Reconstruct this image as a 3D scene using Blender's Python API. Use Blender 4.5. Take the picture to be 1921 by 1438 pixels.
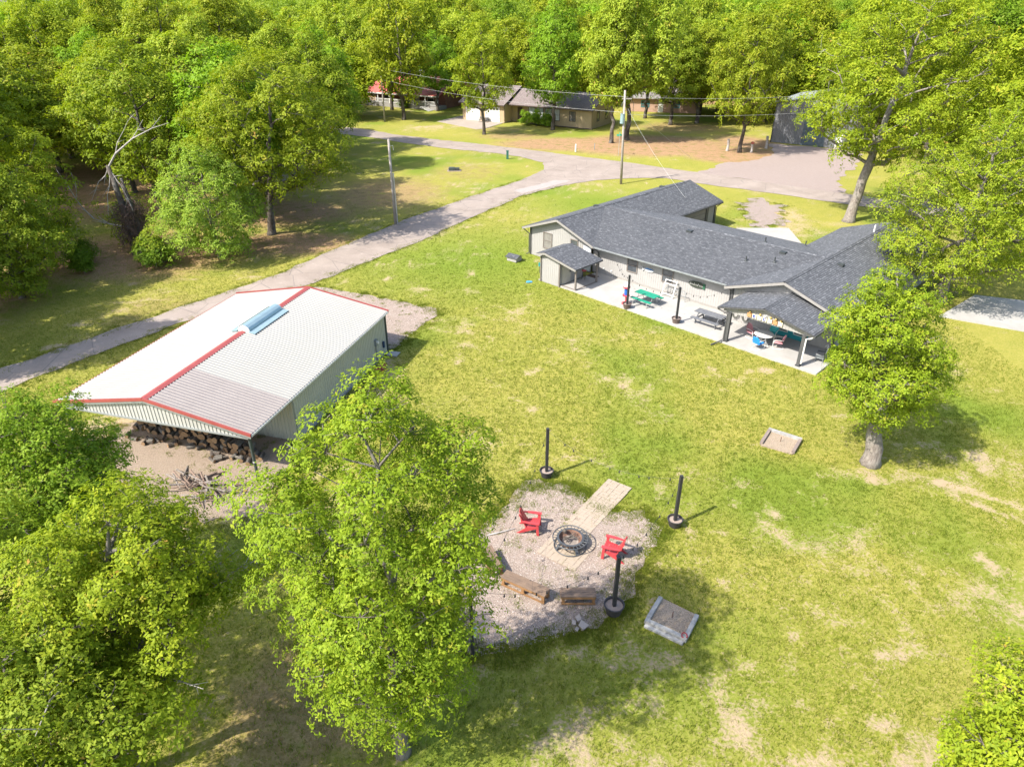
import bpy, math, random
import numpy as np
from mathutils import Vector, Matrix

# ------------------------------------------------------------------ scene, camera, light
scene = bpy.context.scene
for o in list(bpy.data.objects): bpy.data.objects.remove(o, do_unlink=True)
COL = scene.collection
R = math.radians

cam_data = bpy.data.cameras.new('camera'); cam = bpy.data.objects.new('camera', cam_data); COL.objects.link(cam)
cam_data.sensor_width = 36.0; cam_data.lens = 24.0; cam_data.clip_start = 0.1; cam_data.clip_end = 6000
cam.location = (0, 0, 19.5); cam.rotation_euler = (R(90 - 29.2), 0, 0)
scene.camera = cam

SUN_AZ = math.atan2(-0.857, -0.515)      # azimuth of the sun, clockwise from +Y
SUN_EL = R(47)
world = bpy.data.worlds.new('World'); scene.world = world; world.use_nodes = True
wn = world.node_tree.nodes; wl = world.node_tree.links
bg = wn['Background']; sky = wn.new('ShaderNodeTexSky'); sky.sky_type = 'NISHITA'; sky.sun_disc = False
sky.sun_elevation = SUN_EL; sky.sun_rotation = SUN_AZ % (2 * math.pi); sky.air_density = 1.0; sky.dust_density = 2.0
wl.new(sky.outputs[0], bg.inputs[0]); bg.inputs[1].default_value = 0.15
sun_data = bpy.data.lights.new('sun', 'SUN'); sun_data.energy = 4.2; sun_data.angle = R(0.53); sun_data.color = (1.0, 0.945, 0.86)
sun = bpy.data.objects.new('sun', sun_data); COL.objects.link(sun); sun.location = (-40, -25, 60)
sdir = Vector((math.sin(SUN_AZ) * math.cos(SUN_EL), math.cos(SUN_AZ) * math.cos(SUN_EL), math.sin(SUN_EL)))
sun.rotation_euler = sdir.to_track_quat('Z', 'Y').to_euler()
vs = scene.view_settings; vs.view_transform = 'Standard'; vs.look = 'None'; vs.exposure = 1.25; vs.gamma = 1.0; vs.use_curve_mapping = False

# ------------------------------------------------------------------ helpers
def tag(o, label=None, cat=None, group=None, kind=None):
    if label: o['label'] = label
    if cat: o['category'] = cat
    if group: o['group'] = group
    if kind: o['kind'] = kind
    return o

def thing(name, label, cat, loc=(0, 0, 0), rz=0.0, group=None):
    o = bpy.data.objects.new(name, None); COL.objects.link(o)
    o.empty_display_size = 0.3
    o.location = loc; o.rotation_euler = (0, 0, rz)
    return tag(o, label, cat, group)

def link(name, me, parent=None):
    o = bpy.data.objects.new(name, me); COL.objects.link(o)
    if parent is not None: o.parent = parent
    return o

def copy_tree(o, parent=None):
    c = o.copy(); COL.objects.link(c)
    if parent is not None: c.parent = parent
    for ch in list(o.children): copy_tree(ch, c)
    return c

class MB:
    """collects shapes into one mesh"""
    def __init__(s): s.v = []; s.f = []; s.uv = []; s.M = None
    def at(s, loc=(0, 0, 0), rot=(0, 0, 0)):
        from mathutils import Euler
        s.M = Matrix.Translation(loc) @ Euler(rot).to_matrix().to_4x4(); return s
    def add(s, vs, fs, uvs=None):
        b = len(s.v)
        for p in vs: s.v.append(tuple(s.M @ Vector(p)) if s.M else tuple(p))
        for k, f in enumerate(fs):
            s.f.append([b + i for i in f]); s.uv.append(uvs[k] if uvs else None)
        return s
    def box(s, x0, x1, y0, y1, z0, z1):
        v = [(x, y, z) for z in (z0, z1) for y in (y0, y1) for x in (x0, x1)]
        return s.add(v, [(0, 2, 3, 1), (4, 5, 7, 6), (0, 1, 5, 4), (2, 6, 7, 3), (0, 4, 6, 2), (1, 3, 7, 5)])
    def bar(s, p, q, w, h, up=(0, 0, 1)):
        p = Vector(p); q = Vector(q); d = (q - p).normalized(); up = Vector(up)
        if abs(d.dot(up)) > .99: up = Vector((1, 0, 0))
        a = d.cross(up).normalized() * w / 2; b = a.cross(d).normalized() * h / 2
        v = [e + sx * a + sy * b for e in (p, q) for sx, sy in ((-1, -1), (1, -1), (1, 1), (-1, 1))]
        return s.add(v, [(0, 1, 2, 3), (7, 6, 5, 4), (0, 4, 5, 1), (1, 5, 6, 2), (2, 6, 7, 3), (3, 7, 4, 0)])
    def path(s, pts, rad, n=8, cap=True):
        pts = [Vector(p) for p in pts]
        if not hasattr(rad, '__len__'): rad = [rad] * len(pts)
        vs = []; ref = Vector((0.31, 0.95, 0.11)).normalized()
        for i, p in enumerate(pts):
            d = (pts[min(i + 1, len(pts) - 1)] - pts[max(i - 1, 0)])
            d = d.normalized() if d.length > 1e-9 else Vector((0, 0, 1))
            a = d.cross(ref)
            if a.length < .05: a = d.cross(Vector((1, 0, 0)))
            a.normalize(); b = d.cross(a)
            for k in range(n):
                t = 2 * math.pi * k / n
                vs.append(p + (a * math.cos(t) + b * math.sin(t)) * rad[i])
        fs = []
        for i in range(len(pts) - 1):
            for k in range(n):
                k2 = (k + 1) % n
                fs.append((i * n + k, i * n + k2, (i + 1) * n + k2, (i + 1) * n + k))
        if cap:
            fs.append(tuple(range(n - 1, -1, -1))); m = (len(pts) - 1) * n; fs.append(tuple(m + k for k in range(n)))
        return s.add(vs, fs)
    def tube(s, p, q, r, r2=None, n=8, cap=True): return s.path([p, q], [r, r if r2 is None else r2], n, cap)
    def lathe(s, prof, n=16, c=(0, 0, 0)):
        vs = [(c[0] + r * math.cos(2 * math.pi * k / n), c[1] + r * math.sin(2 * math.pi * k / n), c[2] + z) for r, z in prof for k in range(n)]
        fs = [(i * n + k, i * n + (k + 1) % n, (i + 1) * n + (k + 1) % n, (i + 1) * n + k) for i in range(len(prof) - 1) for k in range(n)]
        return s.add(vs, fs)
    def prism(s, poly, z0, z1):
        n = len(poly); v = [(x, y, z0) for x, y in poly] + [(x, y, z1) for x, y in poly]
        f = [tuple(range(n - 1, -1, -1)), tuple(range(n, 2 * n))] + [(i, (i + 1) % n, n + (i + 1) % n, n + i) for i in range(n)]
        return s.add(v, f)
    def blob(s, c, r, n=8, m=6, sq=1.0):
        prof = [(max(r * math.sin(math.pi * i / m), 1e-3), -r * sq * math.cos(math.pi * i / m)) for i in range(m + 1)]
        return s.lathe(prof, n, c)
    def mesh(s, name):
        me = bpy.data.meshes.new(name); me.from_pydata(s.v, [], s.f); 
        if any(u for u in s.uv):
            ul = me.uv_layers.new(name='UVMap').data; k = 0
            for f, u in zip(s.f, s.uv):
                for i in range(len(f)):
                    ul[k].uv = u[i] if u else (0, 0); k += 1
        me.update(); return me
    def build(s, name, mat, parent=None, smooth=False):
        me = s.mesh(name); me.materials.append(mat)
        if smooth:
            me.polygons.foreach_set('use_smooth', [True] * len(me.polygons))
        return link(name, me, parent)

# ------------------------------------------------------------------ numpy noise
def _hash(ix, iy, seed):
    h = (ix.astype(np.int64) * 374761393 + iy.astype(np.int64) * 668265263 + seed * 974711) & 0xffffffff
    h = ((h ^ (h >> 13)) * 1274126177) & 0xffffffff
    h = (h ^ (h >> 16)) & 0xffffffff
    return h / 4294967295.0
def vnoise(x, y, seed=0):
    ix = np.floor(x); iy = np.floor(y); fx = x - ix; fy = y - iy
    fx = fx * fx * (3 - 2 * fx); fy = fy * fy * (3 - 2 * fy)
    a = _hash(ix, iy, seed); b = _hash(ix + 1, iy, seed); c = _hash(ix, iy + 1, seed); d = _hash(ix + 1, iy + 1, seed)
    return (a * (1 - fx) + b * fx) * (1 - fy) + (c * (1 - fx) + d * fx) * fy
def fbm(x, y, seed=0, oct=4):
    t = 0; a = .5; s = 0
    for i in range(oct):
        t = t + a * vnoise(x, y, seed + i * 17); s += a; a *= .5; x = x * 2.03 + 5.1; y = y * 2.03 + 1.7
    return t / s
def inpoly(x, y, poly):
    ins = np.zeros(x.shape, bool); n = len(poly)
    for i in range(n):
        x0, y0 = poly[i]; x1, y1 = poly[(i + 1) % n]
        c = ((y0 > y) != (y1 > y)) & (x < (x1 - x0) * (y - y0) / ((y1 - y0) if y1 != y0 else 1e-9) + x0)
        ins ^= c
    return ins

# ------------------------------------------------------------------ materials
def newmat(name):
    m = bpy.data.materials.new(name); m.use_nodes = True; nt = m.node_tree
    return m, nt.nodes, nt.links, nt.nodes['Principled BSDF']
def N(nodes, typ, **kw):
    n = nodes.new(typ)
    for k, v in kw.items():
        if k.startswith('i_'): n.inputs[k[2:].replace('_', ' ')].default_value = v
        else: setattr(n, k, v)
    return n
def ramp(nodes, links, src, stops):
    r = nodes.new('ShaderNodeValToRGB'); links.new(src, r.inputs[0])
    while len(r.color_ramp.elements) < len(stops): r.color_ramp.elements.new(0.5)
    for e, (p, c) in zip(r.color_ramp.elements, stops):
        e.position = p; e.color = (c, c, c, 1) if not hasattr(c, '__len__') else (*c, 1)
    return r.outputs[0]
def mixc(nodes, links, fac, a, b, mode='MIX'):
    m = nodes.new('ShaderNodeMix'); m.data_type = 'RGBA'; m.blend_type = mode
    for sock, val in ((m.inputs[0], fac), (m.inputs[6], a), (m.inputs[7], b)):
        if isinstance(val, (int, float)): sock.default_value = val
        elif isinstance(val, tuple): sock.default_value = (*val, 1)
        else: links.new(val, sock)
    return m.outputs[2]
def math_(nodes, links, op, a, b=None):
    m = nodes.new('ShaderNodeMath'); m.operation = op
    for sock, val in ((m.inputs[0], a), (m.inputs[1], b)):
        if val is None: continue
        if isinstance(val, (int, float)): sock.default_value = val
        else: links.new(val, sock)
    return m.outputs[0]
def noise(nodes, links, co, scale, detail=4, rough=.55, dist=0.0):
    n = nodes.new('ShaderNodeTexNoise'); n.inputs['Scale'].default_value = scale; n.inputs['Detail'].default_value = detail
    n.inputs['Roughness'].default_value = rough; n.inputs['Distortion'].default_value = dist
    links.new(co, n.inputs['Vector']); return n.outputs['Fac']
def bump(nodes, links, bsdf, h, strength=.3, dist=.05):
    b = nodes.new('ShaderNodeBump'); b.inputs['Strength'].default_value = strength; b.inputs['Distance'].default_value = dist
    links.new(h, b.inputs['Height']); links.new(b.outputs[0], bsdf.inputs['Normal'])

MATS = {}
def pm(name, c1, c2=None, scale=3.0, rough=.7, bmp=.15, metal=0.0, fine=25.0, spec=.4):
    """plain painted / wooden / stone surface: two tones, blotches, fine grain"""
    if name in MATS: return MATS[name]
    m, n, l, b = newmat(name); c2 = c2 or tuple(x * .72 for x in c1)
    co = N(n, 'ShaderNodeTexCoord').outputs['Object']
    f1 = noise(n, l, co, scale, 5, .6, .4); f2 = noise(n, l, co, fine, 3)
    fac = math_(n, l, 'MULTIPLY_ADD', f1, .75); n[-1].inputs[2].default_value = 0.0
    s = math_(n, l, 'ADD', fac, math_(n, l, 'MULTIPLY', f2, .25))
    col = mixc(n, l, ramp(n, l, s, [(.35, 0.0), (.65, 1.0)]), c1, c2)
    l.new(col, b.inputs['Base Color']); b.inputs['Roughness'].default_value = rough; b.inputs['Metallic'].default_value = metal
    b.inputs['Specular IOR Level'].default_value = spec
    if bmp: bump(n, l, b, f2, bmp, .02)
    MATS[name] = m; return m

def leaf_mat(name, tint=(1, 1, 1)):
    m, n, l, b = newmat(name)
    at = N(n, 'ShaderNodeAttribute'); at.attribute_name = 'rnd'
    oi = N(n, 'ShaderNodeObjectInfo')
    c = ramp(n, l, at.outputs['Fac'], [(0, (.118, .178, .013)), (.45, (.198, .266, .019)), (.8, (.285, .340, .030)), (.965, (.30, .31, .032)), (.99, (.34, .22, .06))])
    c = mixc(n, l, 1.0, c, oi.outputs['Color'], 'MULTIPLY')
    l.new(c, b.inputs['Base Color']); b.inputs['Roughness'].default_value = .55; b.inputs['Specular IOR Level'].default_value = .12
    tr = N(n, 'ShaderNodeBsdfTranslucent'); tc = mixc(n, l, 1.0, c, (1.25, 1.3, .55), 'MULTIPLY'); l.new(tc, tr.inputs['Color'])
    mx = N(n, 'ShaderNodeMixShader'); mx.inputs[0].default_value = .38
    l.new(b.outputs[0], mx.inputs[1]); l.new(tr.outputs[0], mx.inputs[2])
    l.new(mx.outputs[0], n['Material Output'].inputs['Surface'])
    return m
M_LEAF = leaf_mat('leaf')

def bark_mat(name, c1, c2):
    m, n, l, b = newmat(name)
    co = N(n, 'ShaderNodeTexCoord').outputs['Object']
    mp = N(n, 'ShaderNodeMapping'); mp.inputs['Scale'].default_value = (1, 1, .22); l.new(co, mp.inputs[0])
    f = noise(n, l, mp.outputs[0], 14, 6, .65, .6); f2 = noise(n, l, co, 1.3, 4)
    c = mixc(n, l, ramp(n, l, f, [(.38, 0.0), (.62, 1.0)]), c1, c2)
    c = mixc(n, l, ramp(n, l, f2, [(.45, 0.0), (.7, .55)]), c, (.27, .26, .225))
    l.new(c, b.inputs['Base Color']); b.inputs['Roughness'].default_value = .9
    bump(n, l, b, f, .8, .06); return m
M_BARK = bark_mat('bark', (.075, .06, .048), (.20, .175, .145))
M_BARK_PALE = bark_mat('bark_pale', (.13, .108, .092), (.26, .225, .195))
M_BARK_DARK = bark_mat('bark_dark', (.035, .026, .02), (.09, .07, .055))
M_DEAD = pm('dead_wood', (.42, .39, .36), (.26, .23, .21), 4, .9)

def ground_colour(n, l, dry, litter, lush):
    """grass, straw and soil colour in world metres; the same on the sheet and on the tufts"""
    co = N(n, 'ShaderNodeNewGeometry').outputs['Position']
    n1 = noise(n, l, co, .11, 3); n2 = noise(n, l, co, .9, 6, .62, .5); n3 = noise(n, l, co, 9, 5, .65); n4 = noise(n, l, co, 45, 3, .7)
    g = mixc(n, l, ramp(n, l, n1, [(.36, 0.0), (.64, 1.0)]), (.195, .215, .024), (.275, .258, .048))
    g = mixc(n, l, ramp(n, l, n2, [(.42, 0.0), (.66, .6)]), g, (.150, .185, .020))
    g = mixc(n, l, ramp(n, l, n3, [(.40, 0.0), (.64, .85)]), g, (.345, .300, .085))
    g = mixc(n, l, lush, g, (.140, .205, .022))
    g = mixc(n, l, ramp(n, l, n4, [(.5, 0.0), (.75, .4)]), g, (.125, .155, .018))
    straw = mixc(n, l, ramp(n, l, n3, [(.35, 0.0), (.62, 1.0)]), (.415, .325, .195), (.375, .285, .185))
    straw = mixc(n, l, ramp(n, l, n4, [(.5, 0.0), (.72, .5)]), straw, (.28, .235, .09))
    n5 = noise(n, l, co, 3.2, 4, .6)
    d = math_(n, l, 'ADD', math_(n, l, 'ADD', dry, math_(n, l, 'MULTIPLY', math_(n, l, 'SUBTRACT', n3, .5), 2.0)), math_(n, l, 'MULTIPLY', math_(n, l, 'SUBTRACT', n5, .5), 1.1))
    c = mixc(n, l, ramp(n, l, d, [(.32, 0.0), (.90, 1.0)]), g, straw)
    lit = mixc(n, l, ramp(n, l, n3, [(.36, 0.0), (.62, 1.0)]), (.255, .150, .078), (.375, .245, .145))
    lit = mixc(n, l, ramp(n, l, n2, [(.50, 0.0), (.68, .8)]), lit, (.16, .155, .035))
    d2 = math_(n, l, 'ADD', litter, math_(n, l, 'MULTIPLY', math_(n, l, 'SUBTRACT', n2, .5), .8))
    c = mixc(n, l, ramp(n, l, d2, [(.35, 0.0), (.7, 1.0)]), c, lit)
    h = math_(n, l, 'ADD', math_(n, l, 'MULTIPLY', n3, .6), math_(n, l, 'MULTIPLY', n4, .4))
    return c, h
def grass_mat(name, bm):
    m, n, l, b = newmat(name)
    A = []
    for a in ('dry', 'litter', 'lush'):
        q = N(n, 'ShaderNodeAttribute'); q.attribute_name = a; A.append(q.outputs['Fac'])
    c, h = ground_colour(n, l, *A)
    l.new(c, b.inputs['Base Color']); b.inputs['Roughness'].default_value = .95; b.inputs['Specular IOR Level'].default_value = .1
    if bm: bump(n, l, b, h, .9, .10)
    return m
M_GROUND = grass_mat('lawn', True)

def blade_mat():
    m, n, l, b = newmat('grass_blade')
    at = N(n, 'ShaderNodeAttribute'); at.attribute_name = 'rnd'
    c = ramp(n, l, at.outputs['Fac'], [(0, (.095, .145, .012)), (.4, (.175, .215, .020)), (.75, (.275, .268, .050)), (1, (.44, .37, .15))])
    l.new(c, b.inputs['Base Color']); b.inputs['Roughness'].default_value = .7; b.inputs['Specular IOR Level'].default_value = .2
    tr = N(n, 'ShaderNodeBsdfTranslucent'); l.new(c, tr.inputs['Color'])
    mx = N(n, 'ShaderNodeMixShader'); mx.inputs[0].default_value = .3
    l.new(b.outputs[0], mx.inputs[1]); l.new(tr.outputs[0], mx.inputs[2]); l.new(mx.outputs[0], n['Material Output'].inputs['Surface'])
    return m
M_BLADE = blade_mat()

def gravel_mat(name, tones, weeds=.25):
    m, n, l, b = newmat(name)
    co = N(n, 'ShaderNodeNewGeometry').outputs['Position']
    v = N(n, 'ShaderNodeTexVoronoi'); v.inputs['Scale'].default_value = 38; l.new(co, v.inputs['Vector'])
    v2 = N(n, 'ShaderNodeTexVoronoi'); v2.inputs['Scale'].default_value = 7; l.new(co, v2.inputs['Vector'])
    sep = N(n, 'ShaderNodeSeparateColor'); l.new(v.outputs['Color'], sep.inputs[0])
    c = ramp(n, l, sep.outputs[0], [(0, tones[0]), (.35, tones[1]), (.7, tones[2]), (1, tones[3])])
    nz = noise(n, l, co, 1.1, 5, .6); n3 = noise(n, l, co, 5, 5, .6)
    c = mixc(n, l, ramp(n, l, nz, [(.45, 0.0), (.75, .5)]), c, tones[1])
    c = mixc(n, l, ramp(n, l, v.outputs['Distance'], [(.45, 0.0), (.8, .55)]), c, tuple(x * .45 for x in tones[0]))
    c = mixc(n, l, ramp(n, l, n3, [(.62, 0.0), (.72, weeds)]), c, (.19, .19, .05))
    l.new(c, b.inputs['Base Color']); b.inputs['Roughness'].default_value = .9
    h = math_(n, l, 'SUBTRACT', 1.0, v.outputs['Distance'])
    bump(n, l, b, h, .8, .04); return m
M_GRAVEL = gravel_mat('pink_gravel', [(.23, .175, .14), (.345, .265, .213), (.40, .318, .26), (.47, .40, .345)])
M_GRAVEL2 = gravel_mat('drive_gravel', [(.25, .192, .168), (.33, .258, .225), (.37, .297, .262), (.43, .365, .33)], .25)

def asphalt_mat():
    m, n, l, b = newmat('worn_asphalt')
    co = N(n, 'ShaderNodeNewGeometry').outputs['Position']
    f1 = noise(n, l, co, .35, 5, .6, .6); f2 = noise(n, l, co, 22, 4, .7); f3 = noise(n, l, co, 2.2, 6, .65)
    c = mixc(n, l, ramp(n, l, f1, [(.35, 0.0), (.65, 1.0)]), (.245, .198, .165), (.32, .265, .225))
    c = mixc(n, l, ramp(n, l, f2, [(.4, 0.0), (.7, .6)]), c, (.165, .135, .115))
    c = mixc(n, l, ramp(n, l, f3, [(.58, 0.0), (.72, .7)]), c, (.38, .325, .285))
    v = N(n, 'ShaderNodeTexVoronoi'); v.feature = 'DISTANCE_TO_EDGE'; v.inputs['Scale'].default_value = .33; l.new(co, v.inputs['Vector'])
    c = mixc(n, l, ramp(n, l, v.outputs['Distance'], [(.003, .6), (.012, 0.0)]), c, (.12, .105, .095))
    l.new(c, b.inputs['Base Color']); b.inputs['Roughness'].default_value = .92; bump(n, l, b, f2, .4, .02); return m
M_ASPHALT = asphalt_mat()

def concrete_mat(name, c1, c2, jt=None):
    m, n, l, b = newmat(name)
    co = N(n, 'ShaderNodeTexCoord').outputs['Object']
    f1 = noise(n, l, co, .7, 6, .6, .5); f2 = noise(n, l, co, 30, 3)
    c = mixc(n, l, ramp(n, l, f1, [(.38, 0.0), (.68, 1.0)]), c1, c2)
    c = mixc(n, l, math_(n, l, 'MULTIPLY', f2, .25), c, tuple(x * .6 for x in c1))
    f3 = noise(n, l, co, .45, 6, .7, 1.0)
    c = mixc(n, l, ramp(n, l, f3, [(.62, 0.0), (.72, .5)]), c, (.30, .22, .145))
    l.new(c, b.inputs['Base Color']); b.inputs['Roughness'].default_value = .85; bump(n, l, b, f2, .2, .01); return m
M_CONC = concrete_mat('pale_concrete', (.31, .298, .276), (.37, .358, .335))

def shingle_mat(name, d1, d2, lt):
    """architectural shingles; UV in metres, u along the eave, v up the slope"""
    m, n, l, b = newmat(name)
    uv = N(n, 'ShaderNodeUVMap').outputs[0]
    br = N(n, 'ShaderNodeTexBrick'); l.new(uv, br.inputs['Vector'])
    br.inputs['Scale'].default_value = 1; br.inputs['Brick Width'].default_value = .33; br.inputs['Row Height'].default_value = .145
    br.inputs['Mortar Size'].default_value = .006; br.inputs['Bias'].default_value = -.1
    br.inputs['Color1'].default_value = (0, 0, 0, 1); br.inputs['Color2'].default_value = (1, 1, 1, 1); br.inputs['Mortar'].default_value = (0, 0, 0, 1)
    mp = N(n, 'ShaderNodeMapping'); mp.inputs['Scale'].default_value = (1, 1.6, 1); l.new(uv, mp.inputs[0])
    f = noise(n, l, mp.outputs[0], 3.1, 3, .6); f2 = noise(n, l, uv, 40, 3)
    f4 = noise(n, l, uv, .35, 4, .6)
    c = mixc(n, l, br.outputs['Color'], d1, d2)
    c = mixc(n, l, ramp(n, l, f, [(.54, 0.0), (.66, .9)]), c, lt)
    c = mixc(n, l, ramp(n, l, f4, [(.4, 0.0), (.7, .15)]), c, lt)
    c = mixc(n, l, math_(n, l, 'MULTIPLY', f2, .35), c, tuple(x * .5 for x in d1))
    c = mixc(n, l, br.outputs['Fac'], c, tuple(x * .35 for x in d1))
    l.new(c, b.inputs['Base Color']); b.inputs['Roughness'].default_value = .9; bump(n, l, b, f2, .4, .01); return m
M_SHINGLE = shingle_mat('slate_grey_shingle', (.064, .068, .076), (.108, .113, .123), (.205, .21, .223))
M_SHINGLE_B = shingle_mat('brown_shingle', (.20, .16, .15), (.27, .22, .205), (.36, .30, .28))

def glass_mat():
    m, n, l, b = newmat('window_glass')
    co = N(n, 'ShaderNodeTexCoord').outputs['Object']
    f = noise(n, l, co, 1.5, 2)
    l.new(mixc(n, l, f, (.03, .035, .04), (.10, .11, .12)), b.inputs['Base Color'])
    b.inputs['Roughness'].default_value = .06; b.inputs['Specular IOR Level'].default_value = .8; return m
M_GLASS = glass_mat()
# ------------------------------------------------------------------ the ground and what is laid on it
ROAD = [(-75, 156), (-25.19, 125.73), (-19.79, 120.79), (-12.12, 115.71), (-5.06, 111.91), (3.16, 106.63), (10.67, 101.4), (17.55, 96.61),
        (23.78, 91.89), (29.49, 87.57), (34.54, 83.05), (39.47, 79.68), (43.46, 76.54), (48.72, 74.27), (80, 58), (77, 53), (45.76, 70.06), (41.58, 72.74),
        (37.4, 74.93), (32.85, 78.44), (27.82, 81.99), (24.0, 84.42), (19.54, 88.16), (15, 88.1), (10.64, 86.98), (6.46, 84.42), (1.2, 79.18), (-3.39, 71.28),
        (-8.08, 62.95), (-12.41, 56.43), (-15.71, 51.32), (-19.8, 47.3), (-22.7, 44.0), (-25.5, 40.1), (-28.2, 36.1), (-33, 27), (-40, 17), (-44, 20), (-36, 31),
        (-30.48, 37.6), (-28.08, 41.0), (-25.4, 44.8), (-22.4, 48.9), (-19.22, 53.14), (-15.6, 60.53), (-11.81, 67.73), (-7.09, 75.39), (-2.56, 81.72), (1.65, 87.86),
        (4.22, 93.2), (4.25, 97.68), (1.12, 102.0), (-3.2, 104.97), (-8.91, 107.48), (-16.91, 112.84), (-22.83, 117.69), (-77, 149)]
GRAVEL_DRIVE = [(24.4, 91.6), (29.56, 97.68), (35, 99.5), (38.5, 104.0), (40.66, 112.0), (51.5, 107.2), (51.35, 103.35), (45.8, 94.2), (40.5, 87.0), (38.9, 79.9), (34.3, 83.1), (29.3, 87.6)]
GRAVEL_BARN = [(-18.5, 49.0), (-15.41, 50.4), (-11.42, 48.82), (-7.93, 47.13), (-5.55, 46.12), (-5.52, 44.77), (-6.66, 41.81), (-7.03, 40.57), (-7.75, 38.95), (-9.5, 39.7), (-18.5, 42.2), (-20.5, 46.0)]
GRAVEL_FIRE = [(-1.26, 22.49), (-0.25, 23.72), (0.36, 25.05), (1.22, 25.25), (2.44, 25.05), (3.26, 24.66), (3.96, 23.36), (5.56, 23.18), (6.45, 22.39), (5.75, 21.02), (4.66, 19.54),
               (4.05, 18.19), (3.24, 17.19), (1.68, 16.61), (-0.01, 16.04), (-1.6, 15.73), (-2.1, 17.68), (-2.3, 19.54), (-1.9, 21.34)]
BARN_DIRT = [(-20.6, 30.6), (-16, 30.5), (-11.0, 29.2), (-10.6, 26.0), (-10.9, 23.2), (-13.2, 22.6), (-16.4, 23.9), (-19.6, 26.6), (-20.9, 28.6)]
COURT_GRAVEL = [(25.12, 74.93), (27.6, 77.5), (29.8, 74.93), (28.4, 71), (27.03, 67.73), (23.89, 66.25), (24.45, 71.69)]
APRON = [(18.5, 58.5), (21.0, 64.8), (22.2, 66.2), (27.25, 66.2), (26.75, 61.4), (23.0, 56.0)]
BEIGE_DRIVE = [(-13.95, 134.85), (-9.3, 143.0), (-1.6, 138.6), (0.6, 137.2), (-4.91, 126.31), (-6.2, 125.9)]
WHITE_PAD = [(30.3, 44.6), (39, 39.6), (43.5, 45.5), (35.2, 48.6)]

HOUSE_O = (1.68, 58.42); HOUSE_A = R(-45)
def hw(s, t):
    c, k = math.cos(HOUSE_A), math.sin(HOUSE_A); return (HOUSE_O[0] + s * c - t * k, HOUSE_O[1] + s * k + t * c)
BARN_O = (-14.87, 33.73); BARN_A = R(-15.6)
def bw(s, t):
    c, k = math.cos(BARN_A), math.sin(BARN_A); return (BARN_O[0] + s * c - t * k, BARN_O[1] + s * k + t * c)
PATIO = [hw(4.9, -4.25), hw(27.6, -4.25), hw(27.6, -.62), hw(19.6, -.62), hw(19.6, .28), hw(7.2, .28), hw(7.2, -1.2), hw(7.2, -4.1)]
HOUSE_FOOT = [hw(-.2, -.1), hw(7, -.1), hw(27, -.8), hw(27, 18.5), hw(19.6, 18.5), hw(19.6, 11.5), hw(7, 11.5), hw(7, 19.5), hw(-.2, 19.5)]
SHED_FOOT = [hw(5.2, -4.3), hw(9, -4.3), hw(9, 0), hw(5.2, 0)]
BARN_FOOT = [bw(-5.2, -3.7), bw(5.2, -3.7), bw(5.2, 7.1), bw(-5.2, 7.1)]

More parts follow.
